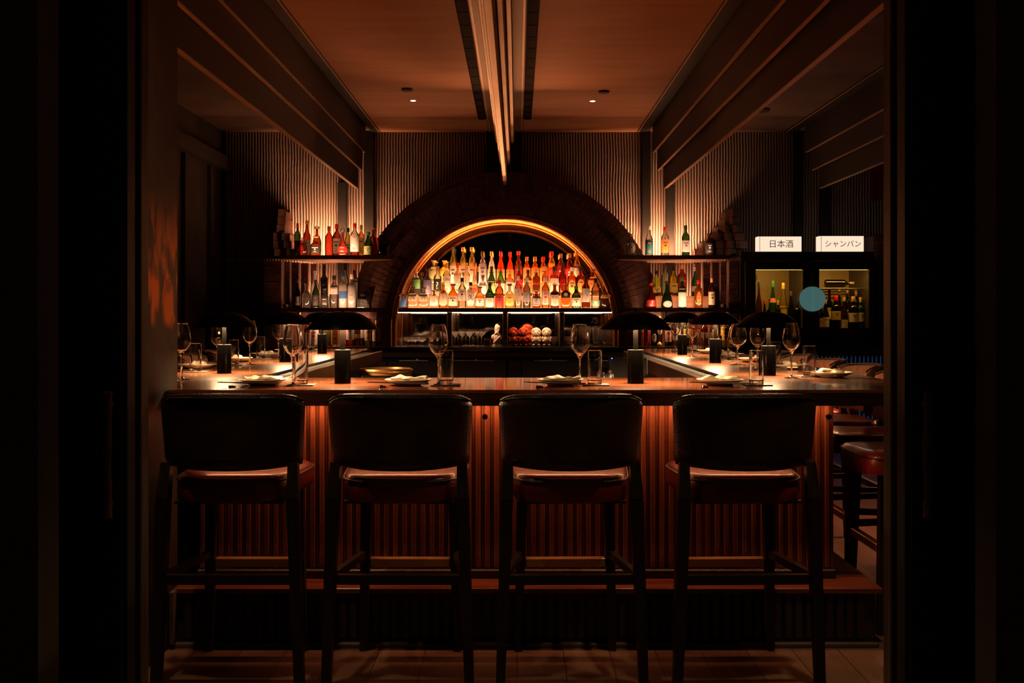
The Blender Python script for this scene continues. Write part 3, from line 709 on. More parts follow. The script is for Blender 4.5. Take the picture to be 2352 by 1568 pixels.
# ------------------------------------------------------------------ stools
def make_stool(name, label):
    r = empty(name, (0, 0, 0), label, 'bar stool')
    # seat (local: front +Y)
    def seat_fn(mb, z0, z1, inset, top):
        N = 40; rows = []
        def outline(ins, z, crown=0):
            pts = []
            for i in range(N):
                a = 2*math.pi*i/N; ca, sa = math.cos(a), math.sin(a); e = 5.0
                k = (abs(ca)**e + abs(sa)**e) ** (-1/e)
                yy = k*sa*(.235 - ins); xx = k*ca*((.232 + .022*(yy/.235)) - ins)
                pts.append((xx, yy + .01, z))
            return pts
        return outline
    b = MB(); ol = seat_fn(b, 0, 0, 0, 0)
    levels = [(.012, .690), (.0, .694), (-.004, .725), (0, .760), (.004, .774), (.012, .783), (.030, .787), (.08, .790), (.15, .791)]
    R = [[b.bm.verts.new(p) for p in ol(i, z)] for i, z in levels]
    # saddle front and gently curved underside
    for v in R[0] + R[1]: v.co.z += -.012 * (1 - (v.co.x/.25)**2) + .006
    for a_, b_ in zip(R, R[1:]):
        for i in range(len(a_)): b._f([a_[i], a_[(i+1) % len(a_)], b_[(i+1) % len(b_)], b_[i]], None)
    b._f(R[0][::-1], None); b._f(R[-1], None)
    st = b.build('seat', M_leather_red, r, angle=60)
    b = MB(); b.tube([(x*1.004, y, z) for x, y, z in ol(-.002, .768)], .0045, 6, closed=True); b.build('piping', M_leather, st)
    # backrest: curved shell wrapping forward
    def bp(u, v, off):
        t = (u - .5) * 2; wv_ = .262 + .016 * v
        z = .820 + .270 * v + .010 * (1 - t*t) * v - .010 * (1 - t*t) * (1 - v)
        # rounded upper corners, softened lower ones
        cr_ = .055
        x = t * wv_; y = -.262 - .02 * v + .125 * abs(t) ** 2.6
        if v > .80:
            q = (v - .80) / .20; x *= 1 - .050 * q * q * abs(t)
            z -= .022 * q * abs(t) ** 10
        d = Vector((-.30 * t * abs(t), 1, 0)).normalized()
        return (x + d.x * off, y + d.y * off, z)
    b = MB(); NU, NV = 32, 12; th = .046
    def prof(v):   # thickness fades at rim
        e = min(v, 1 - v); return th * min(1, .35 + e / .08)
    o_ = b.grid(lambda u, v: bp(u, v, 0 + (th - prof(v)) / 2), NU, NV, flip=True)
    i_ = b.grid(lambda u, v: bp(u, v, th - (th - prof(v)) / 2), NU, NV, mi=1)
    for i in range(NU):
        b._f([o_[i][NV], o_[i+1][NV], i_[i+1][NV], i_[i][NV]], None); b._f([o_[i+1][0], o_[i][0], i_[i][0], i_[i+1][0]], None)
    for j in range(NV):
        b._f([o_[0][j], o_[0][j+1], i_[0][j+1], i_[0][j]], None); b._f([o_[NU][j+1], o_[NU][j], i_[NU][j], i_[NU][j+1]], None)
    bk = b.build('backrest', [M_leather, M_leather_tan], r, angle=60)
    b = MB(); b.tube([bp(i/32, .985, -.001) for i in range(33)], .005, 6); b.tube([bp(i/32, .985, th + .001) for i in range(33)], .005, 6)
    for i in range(60):
        p = Vector(bp(.06 + .88*i/60, 1, th*.25)); b.box(p.x - .0025, p.x + .0025, p.y - .001, p.y + .001, p.z + .001, p.z + .003)
    b.build('piping', M_leather, bk)
    # rear legs carry the back
    for s_ in (-1, 1):
        b = MB(); b.beam((s_*.268, -.218, 0), (s_*.243, -.212, .70), .034, .040, w2=(.046, .048)); b.beam((s_*.243, -.212, .70), (s_*.238, -.190, .835), .046, .048, w2=(.036, .034))
        b.build('leg', M_legwood, r)
        b = MB(); b.beam((s_*.195, .188, 0), (s_*.178, .165, .70), .030, .030, w2=(.044, .042)); b.build('leg', M_legwood, r)
        b = MB(); b.beam((s_*.253, -.21, .405), (s_*.185, .178, .405), .024, .030); b.build('stretcher', M_legwood, r)
    b = MB(); b.beam((-.25, -.217, .402), (.25, -.217, .402), .024, .036); b.build('stretcher', M_legwood, r)
    b = MB(); b.box(-.205, .205, -.205, .175, .682, .692); b.build('seat_frame', M_legwood, r)
    b = MB(); b.box(-.185, .185, .165, .19, .353, .382); fr = b.build('footrest', M_legwood, r)
    b = MB(); b.box(-.165, .165, .160, .195, .350, .387, bev=.003); b.build('footrest_sleeve', M_brass, fr)['label'] = 'brass footrest sleeve'
    return r
SG = 'leather bar stools along the bar'
s0 = make_stool('bar_stool', 'brown leather bar stool at the near counter, beside the concrete pillar')
s0.location = (wx(518, 3.69), 3.94, 0); s0['group'] = SG
dup(s0, (wx(913, 3.69), 3.94, 0), 'brown leather bar stool at the near counter, second from the concrete pillar', rz=math.radians(-.6))
dup(s0, (wx(1313, 3.69), 3.94, 0), 'brown leather bar stool at the near counter, third from the concrete pillar', rz=math.radians(.8))
dup(s0, (wx(1721, 3.69), 3.94, 0), 'brown leather bar stool at the near counter, fourth and last from the pillar', rz=math.radians(1.5))
ords = ['first', 'second', 'third', 'fourth', 'fifth', 'sixth']
RD = [4.52, 5.17, 5.82, 6.47, 7.12, 7.8]
for k, d in enumerate(RD):
    dup(s0, (1.765 if k == 0 else 1.84, d, 0), 'leather bar stool on the right wing of the bar, %s from the near corner' % ords[k], rz=math.radians(90))
LD = [5.0, 5.7, 6.45, 7.17, 7.9]
for k, d in enumerate(LD):
    dup(s0, (-2.2, d, 0), 'leather bar stool on the left wing of the bar, %s from the pillar' % ords[k], rz=math.radians(-90))

# ------------------------------------------------------------------ lamps
def make_lamp(label):
    r = empty('table_lamp', (0, 0, HC), label, 'lamp', 'black mushroom lamps on the bar')
    b = MB(); b.lathe([(0, 0), (.0355, 0), (.0365, .001), (.0365, .149), (.0355, .151), (0, .151)], 40); b.build('base', M_shade, r)
    b = MB(); b.lathe([(0, .151), (.0105, .151), (.0105, .300), (0, .300)], 20); b.build('stem', M_shade, r)
    R = .162
    def dome(off, rmax, z0=.245, h=.078):
        return [(rmax * math.sin(t) , z0 + h * (math.cos(t) - math.cos(math.radians(88))) / (1 - math.cos(math.radians(88)))) for t in [math.radians(88) * (1 - i/18) for i in range(19)]]
    out = [(R * (1 - (i/18)**1.0), 0) for i in range(19)]
    out = [(R * q, .243 + .082 * (1 - q ** 2.7)) for q in [math.cos(math.radians(i*5)) for i in range(19)]]
    inn = [((R - .002) * q, .2432 + .0790 * (1 - q ** 2.7)) for q in [math.cos(math.radians(i*5)) for i in range(19)]]
    b = MB(); b.lathe(out[:-1] + [(0, out[-1][1])], 56, mi=0, close=False); b.lathe(inn[:-1] + [(0, inn[-1][1])], 56, mi=1, close=False)
    sh = b.build('shade', [M_shade, M_shade_in], r, angle=50)
    b = MB(); b.lathe([(0, .325), (.008, .325), (.007, .332), (0, .333)], 16); b.build('finial', M_shade, sh)
    b = MB(); b.lathe([(.0115, .262), (.034, .262), (.034, .272), (.0115, .272), (.0115, .262)], 28, close=False); b.build('bulb_ring', mat('lamp diffuser', (.9, .8, .6), .5, emis=(1, .60, .30), es=45), r)
    l = bpy.data.lights.new('lamp_light', 'AREA'); l.shape = 'DISK'; l.size = .10; l.energy = LAMP_W; l.color = (1, .60, .30); l.spread = math.radians(165)
    o = bpy.data.objects.new('lamp_light', l); COL.objects.link(o); o.parent = r; o.location = (0, 0, .258)
    return r
LAMP_W = 22
l0 = make_lamp('black mushroom lamp on the near counter, behind the second stool side'); 
def lampxy(px, d): return (wx(px, d), d, HC)
l0.location = lampxy(787, 4.49); l0['label'] = 'black mushroom table lamp on the near counter, between the first two plates'
for px, d, lab in ((1460, 4.49, 'black mushroom table lamp on the near counter, beside the third tumbler'),
                   (515, 5.23, 'black mushroom lamp on the left wing of the bar, closest to the pillar'),
                   (655, 6.42, 'black mushroom lamp on the left wing of the bar, middle of three'),
                   (740, 7.72, 'black mushroom lamp on the left wing of the bar, far end of three'),
                   (1765, 5.05, 'black mushroom lamp on the right wing of the bar, front one of three'),
                   (1643, 6.31, 'black mushroom lamp on the right wing of the bar, middle of three'),
                   (1567, 7.51, 'black mushroom lamp on the right wing of the bar, far end of three')):
    dup(l0, lampxy(px, d), lab)

# ------------------------------------------------------------------ tableware
def wine_profile(H, R, rr=.6, base=.40):
    """outer profile of a stemmed glass; R bowl radius, rr rim/bowl ratio, base: height fraction where the bowl starts"""
    pts = [(0, .0), (R*.86, .0), (R*.86, .0012), (R*.45, .004), (.006, .010), (.0042, .018), (.0038, H*base*.6), (.0045, H*base - .008), (.009, H*base)]
    hb = H * (1 - base)
    for i in range(1, 15):
        t = i / 14
        r = R * (math.sin(min(1, t / .42) * math.pi / 2) ** .78) if t < .42 else R * (1 - (1 - rr) * ((t - .42) / .58) ** 1.7)
        pts.append((max(r, .010), H*base + hb * t))
    return pts
def glass_mesh(H, R, rr, base, seg=32):
    o = wine_profile(H, R, rr, base); th = .0012
    inner = [(max(r - th, .0), z) for r, z in o[9:]][::-1]
    inner.append((0, o[8][1] + .006))
    b = MB(); b.lathe(o + [(o[-1][0] - th*.5, o[-1][1] + .0006)] + inner, seg, close=False)
    return b
def facet(b, seg, k=.90, z0=.0, z1=9):
    vs_ = sorted(b.bm.verts, key=lambda v: v.index)
    for v in b.bm.verts:
        if z0 < v.co.z < z1:
            a = math.atan2(v.co.y, v.co.x); i = int(round(a / (2*math.pi/seg) - .5))
            if i % 2: v.co.x *= k; v.co.y *= k
def tumbler_mesh(H, R, seg=32):
    b = MB(); b.lathe([(0, 0), (R*.97, 0), (R, .003), (R, .006), (R, H*.5), (R, H - .001), (R - .001, H), (R - .002, H - .001), (R - .0022, .020), (R - .006, .015), (0, .014)], seg, close=False); return b
wg = glass_mesh(.268, .043, .66, .46).build('wine_glass', M_glass, angle=60); tag(wg, 'x', 'glass', 'wine glasses on the bar')
wgb = glass_mesh(.250, .058, .60, .42).build('wine_glass', M_glass, angle=60); tag(wgb, 'x', 'glass', 'wine glasses on the bar')
tb_ = tumbler_mesh(.148, .0315).build('tumbler', M_glass, angle=28); tag(tb_, 'x', 'glass', 'tall tumblers on the bar')
b = MB(); b.box(-.058, .058, -.045, .045, 0, .005, bev=.001); cst = b.build('coaster', M_slate); tag(cst, 'x', 'coaster', 'coasters on the bar')
# plate
b = MB(); b.lathe([(0, 0), (.055, 0), (.058, .003), (.080, .012), (.103, .024), (.104, .026), (.102, .0265), (.078, .016), (.060, .008), (0, .007)], 48, close=False)
plt = b.build('plate', M_ceramic, angle=60); tag(plt, 'x', 'plate', 'dinner plates on the bar')
# folded linen napkin: three soft layers
def napkin(seed, Lx=.165, Wy=.062, H=.028):
    rnd = random.Random(seed); ph = [rnd.uniform(0, 6) for _ in range(6)]
    b = MB()
    for lay in range(3):
        z0 = lay * H / 3; sh = rnd.uniform(-.006, .006); 
        def top(u, v, z0=z0, sh=sh, lay=lay):
            x = (u - .5) * Lx + sh; y = (v - .5) * (Wy - lay*.006)
            e = min(1, (1 - abs(2*u - 1)) * 9) ** .5; g = min(1, (1 - abs(2*v - 1)) * 3.5) ** .5
            z = z0 + (H/3) * e * g + .0045 * math.sin(u*9 + ph[lay]) * math.sin(v*4 + ph[lay+3]) * (lay + 1) / 2 + .002*math.sin(u*23 + ph[lay])
            return (x, y + .003*math.sin(u*7 + ph[1]), max(z, z0) + .001)
        g1 = b.grid(top, 26, 10)
        g0 = b.grid(lambda u, v, z0=z0, sh=sh, lay=lay: ((u-.5)*Lx*.99 + sh, (v-.5)*(Wy - lay*.006)*.99 + .003*math.sin(u*7 + ph[1]), z0 + .0005), 26, 10, flip=True)
        for i in range(26):
            b._f([g0[i][0], g0[i+1][0], g1[i+1][0], g1[i][0]], None); b._f([g0[i+1][10], g0[i][10], g1[i][10], g1[i+1][10]], None)
        for j in range(10):
            b._f([g0[0][j+1], g0[0][j], g1[0][j], g1[0][j+1]], None); b._f([g0[26][j], g0[26][j+1], g1[26][j+1], g1[26][j]], None)
    return b
naps = []
for k in range(4):
    o = napkin(k + 3).build('napkin', M_linen, angle=70); tag(o, 'x', 'napkin', 'folded napkins on the plates'); naps.append(o)
M_chop = mat('dark lacquer', (.025, .012, .008), .25)
b = MB(); b.tube([(-.125, 0, .012), (.125, 0, .006)], [.0022, .0042], 6); chop = b.build('chopstick', M_chop); tag(chop, 'x', 'chopstick', 'pairs of dark chopsticks')
b = MB(); b.lathe([(0, 0), (.009, 0), (.011, .004), (.008, .009), (0, .0095)], 12, dy=2.0); b.lathe([(0, 0), (.006, 0), (.0075, .003), (.005, .007), (0, .0075)], 10, c=(.014, 0, 0), dy=1.6)
rest = b.build('chopstick_rest', mat('dark glazed stone', (.03, .025, .022), .1)); tag(rest, 'x', 'chopstick rest', 'dark chopstick rests')
used = set()
def put(src, loc, label, rz=0, scale=None):
    if src.name not in used: used.add(src.name); o = src
    else: o = src.copy(); COL.objects.link(o)
    o.location = loc; o['label'] = label; o.rotation_euler = (0, 0, rz)
    if scale: o.scale = scale
    return o
def setting(i, where, px, py, s_near, d, rz=0, x=None):
    X = x if x is not None else wx(px, d)
    put(plt, (X, d, HC + .0005), 'cream ceramic plate %s' % where)
    put(naps[i % 4], (X + .002, d, HC + .0085), 'folded cream napkin on the plate %s' % where, rz=rz)
near = [(604, 'nearest the concrete pillar'), (938, 'directly above the second stool'), (1287, 'directly above the third stool'), (1654, 'directly above the fourth stool')]
for i, (px, w_) in enumerate(near):
    d = 4.38; X = wx(px, d)
    setting(i, 'on the near counter, ' + w_, px, 0, 0, d, rz=(.03, -.06, 0, -.1)[i])
    for j in range(2):
        put(chop, (X - .035 + j*.012, 4.235 + j*.012, HC + .0105), ('lower' if j == 0 else 'upper') + ' dark chopstick, before the plate ' + w_, rz=-.08 + .02*j)
    put(rest, (X - .100, 4.238, HC + .0003), 'glossy dark chopstick rest before the plate ' + w_)
for i, d in enumerate((5.0, 5.67, 6.45, 7.17, 7.9, 8.55)):
    setting(i, 'on the left wing, %s from the pillar' % ords[i], 0, 0, 0, d, rz=1.3 + .2*(i % 3), x=-1.82)
for i, d in enumerate((4.91, 5.65, 6.4, 7.1, 7.75, 8.4)):
    setting(i + 1, 'on the right wing, %s from the doorway' % ords[i], 0, 0, 0, d, rz=1.8 - .25*(i % 3), x=1.55 - .012*i)
for px, d, big, lab in ((673, 4.33, 0, 'beside the first tumbler on the near counter'), (1007, 4.33, 0, 'beside the second tumbler, in front of the coupe glasses'),
                        (1332, 4.38, 0, 'beside the third tumbler on the near counter'), (1818, 4.85, 0, 'standing tall in front of the wine fridge'),
                        (1694, 6.05, 1, 'with the widest bowl, right of the middle lamp'), (1740, 5.5, 0, 'partly behind the front lamp stem of the right wing'),
                        (574, 6.05, 0, 'standing clear between the first two lamps of the left wing'), (502, 5.5, 0, 'glowing under the left lamp closest to the pillar'),
                        (640, 6.9, 0, 'glowing under the middle lamp of the left wing'), (417, 4.72, 0, 'mostly hidden behind the concrete pillar'),
                        (745, 8.15, 0, 'under the far lamp of the left wing'), (1590, 7.25, 0, 'between the middle and far lamps of the right wing'),
                        (1641, 6.85, 0, 'behind the middle lamp of the right wing'), (1551, 8.1, 0, 'behind the far lamp of the right wing')):
    put(wgb if big else wg, (wx(px, d), d, HC + (.0005)), 'clear empty wine glass ' + lab)
for px, d, lab in ((691, 4.36, 'on the near counter beside the plate nearest the pillar'), (1025, 4.36, 'on a dark coaster above the second stool'), (1366, 4.37, 'on a coaster beside the near lamp, above the third stool'),
                   (1737, 4.36, 'on the near counter in front of the right wing'), (449, 5.33, 'on the left wing, closest to the pillar'), (537, 6.05, 'on the left wing, just past its front lamp'),
                   (599, 6.80, 'on the left wing, before its middle lamp'), (660, 7.55, 'on the left wing, third lamp approaching'), (708, 8.25, 'on the left wing, at its far end'),
                   (1859, 4.95, 'on the right wing, beside the plate closest to the doorway'), (1781, 5.66, 'on the right wing, just right of its front lamp'), (1681, 6.55, 'on the right wing, by the widest wine glass'),
                   (1648, 7.2, 'on the right wing, behind its middle lamp'), (1610, 7.9, 'on the right wing, near its far end')):
    off = .0057
    put(cst, (wx(px, d) + .004, d, HC + .0004), 'flat coaster under the tumbler ' + lab.replace('on a coaster ', '').replace('on a dark coaster ', ''))
    put(tb_, (wx(px, d), d, HC + off), 'straight clear tumbler ' + lab)

# ================================================================== BOTTLES
C = dict(clear=(.97, .93, .86), amber=(.95, .40, .07), dkamber=(.55, .14, .02), red=(.75, .09, .03), orange=(1, .34, .05), dkred=(.32, .045, .02), crimson=(.55, .01, .05),
         green=(.06, .30, .05), dkgreen=(.03, .09, .02), olive=(.40, .36, .12), yellow=(.95, .75, .12), lime=(.62, .72, .12), black=(.02, .016, .014), smoke=(.35, .33, .36),
         pink=(1, .62, .50), brown=(.20, .07, .02), paleg=(.80, .85, .60), white=(.9, .87, .84), grey=(.35, .38, .36))
LC = dict(cream=(.80, .68, .50), white=(.85, .80, .74), peach=(.85, .50, .32), orange=(.85, .30, .06), red=(.65, .04, .03), dkred=(.30, .02, .02), black=(.02, .018, .02), green=(.18, .45, .16),
          teal=(.03, .18, .18), blue=(.06, .18, .50), yellow=(.85, .62, .12), gold=(.70, .42, .10), grey=(.40, .40, .42), purple=(.14, .12, .20), brown=(.25, .12, .06), beige=(.55, .45, .32), ygreen=(.55, .58, .22), navy=(.03, .05, .18), mint=(.25, .50, .38))
CC = dict(black=(.02, .018, .018), red=(.55, .02, .02), gold=(.75, .48, .14), cork=(.50, .30, .14), white=(.8, .75, .68), navy=(.03, .05, .12), copper=(.65, .28, .10), green=(.03, .14, .04), clear=(.8, .8, .8), orange=(.8, .28, .06), peach=(.8, .5, .35), dark=(.08, .05, .04))
def bglass(key):
    nm = 'bottle glass ' + key
    if nm in MATS: return MATS[nm]
    c = C[key]; m, t, b = nt(nm); n, l = t.nodes, t.links
    frost = key == 'white'
    tr = n.new('ShaderNodeBsdfRefraction'); tr.inputs['IOR'].default_value = 1.12; tr.inputs['Roughness'].default_value = .45 if frost else .04
    tr.inputs['Color'].default_value = tuple(x ** .55 for x in c) + (1,)
    tl = n.new('ShaderNodeBsdfTranslucent'); tl.inputs['Color'].default_value = (*c, 1)
    df = n.new('ShaderNodeBsdfDiffuse'); df.inputs['Color'].default_value = (*[x * .8 for x in c], 1)
    gl = n.new('ShaderNodeBsdfGlossy'); gl.inputs['Roughness'].default_value = .06
    lw = n.new('ShaderNodeFresnel'); lw.inputs['IOR'].default_value = 1.5
    m1 = n.new('ShaderNodeMixShader'); m1.inputs[0].default_value = .5; l.new(tl.outputs[0], m1.inputs[1]); l.new(df.outputs[0], m1.inputs[2])
    m2 = n.new('ShaderNodeMixShader'); m2.inputs[0].default_value = .6 if frost else (.12 if key != 'clear' else .05); l.new(tr.outputs[0], m2.inputs[1]); l.new(m1.outputs[0], m2.inputs[2])
    m3 = n.new('ShaderNodeMixShader'); l.new(lw.outputs[0], m3.inputs[0]); l.new(m2.outputs[0], m3.inputs[1]); l.new(gl.outputs[0], m3.inputs[2])
    l.new(m3.outputs[0], n['Material Output'].inputs[0]); MATS[nm] = m; return m
def blabel(key):
    nm = 'paper label ' + key
    if nm in MATS: return MATS[nm]
    c = LC[key]; m, t, b = nt(nm); n, l = t.nodes, t.links
    tl = n.new('ShaderNodeBsdfTranslucent'); tl.inputs['Color'].default_value = (*c, 1)
    b.inputs['Base Color'].default_value = (*c, 1); b.inputs['Roughness'].default_value = .55
    mx = n.new('ShaderNodeMixShader'); mx.inputs[0].default_value = .45; l.new(b.outputs[0], mx.inputs[1]); l.new(tl.outputs[0], mx.inputs[2])
    l.new(mx.outputs[0], n['Material Output'].inputs[0]); MATS[nm] = m; return m
def inkmat(key): return mat('label ink ' + key, (.06, .035, .025) if key == 'black' else LC[key] if key in LC else CC[key], .6)
# shape: profile of (r, h) fractions, cap start, superellipse exponent, depth ratio, neck radius
SH = {
 'std':   ([(.90,0),(1,.015),(1,.60),(.94,.66),(.62,.73),(.36,.79),(.33,.96),(.38,.965),(.38,1)], .86, 2, 1, .38),
 'tall':  ([(.92,0),(1,.012),(1,.54),(.90,.62),(.60,.70),(.38,.78),(.34,.96),(.42,.965),(.42,1)], .90, 2, 1, .42),
 'slope': ([(.90,0),(1,.015),(1,.46),(.90,.55),(.62,.66),(.40,.76),(.33,.84),(.33,.97),(.38,1)], .87, 2, 1, .36),
 'bdx':   ([(.92,0),(1,.01),(1,.62),(.95,.67),(.60,.73),(.38,.76),(.36,.97),(.40,1)], .84, 2, 1, .40),
 'squat': ([(.92,0),(1,.02),(1,.50),(.95,.58),(.60,.67),(.34,.73),(.32,.88),(.38,.90),(.38,.93)], .88, 2.6, .8, .42),
 'square':([(.95,0),(1,.015),(1,.60),(.95,.65),(.55,.70),(.36,.74),(.34,.90),(.40,.91),(.40,.95)], .90, 5, .85, .42),
 'sqtall':([(.95,0),(1,.012),(1,.64),(.95,.68),(.50,.74),(.34,.79),(.32,.95),(.38,1)], .86, 5, .85, .36),
 'round': ([(.55,0),(.80,.04),(1,.22),(1,.38),(.86,.54),(.55,.63),(.30,.68),(.28,.84),(.34,.86)], .84, 2.2, .6, .34),
 'bell':  ([(.95,0),(1,.03),(.98,.16),(.86,.34),(.62,.50),(.38,.62),(.28,.74),(.26,.94),(.32,1)], .90, 2, 1, .30),
 'cone':  ([(.95,0),(1,.04),(.98,.20),(.70,.36),(.42,.52),(.28,.64),(.26,.80),(.32,.82)], .82, 2, 1, .34),
 'oval':  ([(.80,0),(.92,.03),(1,.20),(1,.46),(.92,.56),(.60,.66),(.34,.72),(.30,.90),(.36,.92)], .88, 2, .7, .38),
 'flared':([(.95,0),(1,.02),(.98,.10),(.88,.40),(.90,.44),(1,.48),(.90,.56),(.50,.66),(.30,.74),(.28,.92),(.34,.94)], .90, 2, .9, .36),
}
def make_bottle(X, D, Z, H, R, shape, gk, lk, lr, ck, label, group, text=None, style=0, gk2=None, ink='black'):
    prof, cs, sup, dy, nr = SH[shape]
    r = empty('bottle', (X, D, Z), label, 'bottle', group)
    pr = [(R*a, H*h) for a, h in prof]
    b = MB(); seg = 24
    b.lathe(pr, seg, sup=sup, dy=dy)
    if gk2:
        for f in b.bm.faces:
            if f.calc_center_median().z > H * .58: f.material_index = 1
    mats = [bglass(gk)] + ([bglass(gk2)] if gk2 else [])
    b.build('glass_body', mats, r, angle=40)
    # closure
    top = H * cs; b = MB(); nrr = R * nr * 1.10
    if shape in ('square', 'squat', 'oval', 'cone', 'flared') and ck in ('cork', 'clear', 'black', 'gold', 'dark', 'navy', 'copper', 'orange', 'white'):
        e = H * (prof[-1][1]); b.lathe([(0, e), (nrr*1.15, e), (nrr*1.22, e + .003), (nrr*1.22, H - .003), (nrr*1.1, H), (0, H)], 16)
    elif ck == 'ball':
        e = H * prof[-1][1]; rr = (H - e) / 2
        b.lathe([(0, e)] + [(rr * math.sin(math.pi*i/8), e + rr - rr * math.cos(math.pi*i/8)) for i in range(1, 8)] + [(0, H)], 12)
    else:
        b.lathe([(nrr*.96, top), (nrr, top + .002), (nrr*1.02, H*.985), (nrr*.96, H + .0015), (0, H + .0015)], 16)
    b.build('stopper' if ck in ('ball', 'cork', 'clear') else 'cap', bglass('clear') if ck in ('ball', 'clear') else mat('cap ' + ck, CC[ck], .35, .5 if ck in ('gold', 'copper') else 0), r)
    if lk:
        z0, z1 = lr[0] * H, lr[1] * H; b = MB(); amax = math.radians(78 if sup < 4 else 46)
        def rad(z, a):
            # body radius at height z and bearing a (0 = front)
            q = R
            for (ra, ha), (rb, hb) in zip(pr, pr[1:]):
                if ha <= z <= hb: q = ra + (rb - ra) * (z - ha) / max(1e-6, hb - ha)
            ca, sa = math.sin(a), -math.cos(a); k = (abs(ca)**sup + abs(sa)**sup) ** (-1/sup)
            return q * k * ca, q * k * sa * dy
        def P(a, z, off):
            x, y = rad(z, a); L_ = math.hypot(x, y) or 1
            return (x * (1 + off / L_), y * (1 + off / L_), z)
        NR = 1 if style != 'oval' else 10
        if style == 'oval':
            zc, hz = (z0 + z1)/2, (z1 - z0)/2
            for i in range(10):
                pass
            b.grid(lambda u, v: (lambda zz, aa: P(aa, zz, .0009))(zc + hz * math.sin((v - .5)*math.pi), amax * .62 * (2*u - 1) * max(.04, math.cos((v - .5)*math.pi))), 10, 12, mi=0)
        else:
            b.grid(lambda u, v: P(amax * (2*u - 1), z0 + (z1 - z0) * v, .0008), 12, 4, mi=0)
        hgt = z1 - z0
        def bar(u0, u1, v0, v1):
            b.grid(lambda u, v: P(u0 + (u1-u0)*u, z0 + hgt * (v0 + (v1 - v0) * v), .0014), 5, 1, mi=1)
        rnd = random.Random(int(X*1000) + int(H*1000))
        if text:
            tbm = text_bm(text[0], 1.0)
            xs = [v.co.x for v in tbm.verts]; zs = [v.co.z for v in tbm.verts]
            tw, th_ = max(xs) - min(xs), max(zs) - min(zs); cx, cz = (max(xs)+min(xs))/2, (max(zs)+min(zs))/2
            sc = min(text[1] * hgt / th_, R * 1.5 / tw)
            for v in tbm.verts:
                x_, z_ = (v.co.x - cx) * sc, (v.co.z - cz) * sc
                if len(text) > 3: z_ += x_ * text[3]
                a_ = x_ / R if sup < 4 else math.atan2(x_, R)
                v.co = Vector(P(a_, z0 + hgt * text[2] + z_, .0016))
            b.add(tbm, 1)
            if text[1] < .5: bar(-.35, .35, .16, .19); bar(-.30, .30, .24, .26)
        elif style != 'plain':
            w_ = rnd.uniform(.35, .6); kind_ = rnd.randrange(4)
            if kind_ != 2: bar(-w_, w_, .72, .80)
            if hgt > .05:
                for q in range(rnd.randrange(2, 5)):
                    w2 = rnd.uniform(.15, .5); bar(-w2, w2, .12 + q*.075, .14 + q*.075)
                zc, hz = z0 + hgt * .54, min(hgt * .10, R * .34)
                if kind_ in (0, 3):
                    b.grid(lambda u, v: P((hz / R) * (2*u - 1) * math.cos((v-.5)*math.pi*.96), zc + hz * math.sin((v - .5)*math.pi), .0014), 4, 6, mi=1)
                elif kind_ == 2:
                    for q in range(6):
                        a_ = rnd.uniform(-.3, .3); bar(a_, a_ + rnd.uniform(.05, .3), .42 + q*.08, .46 + q*.08)
        if style == 'stripe': bar(-1.2, 1.2, .0, .10)
        b.build('paper_label', [blabel(lk), inkmat(ink)], r, angle=60)
    return r

def shelf_row(D, base_z, rows, where, group, dj=0.0):
    for t in rows:
        px, yt, w, shp, gk, lk, lr, ck, look = t[:9]; kw = t[9] if len(t) > 9 else {}
        d = D + kw.pop('dd', 0)
        bz = base_z + kw.pop('dz', 0)
        R = w / 2 * d / F; H = wz(yt, d) - bz
        make_bottle(wx(px, d), d, bz + .0008, H, R, shp, gk, lk, lr, ck, look + ' bottle ' + where, group, **kw)

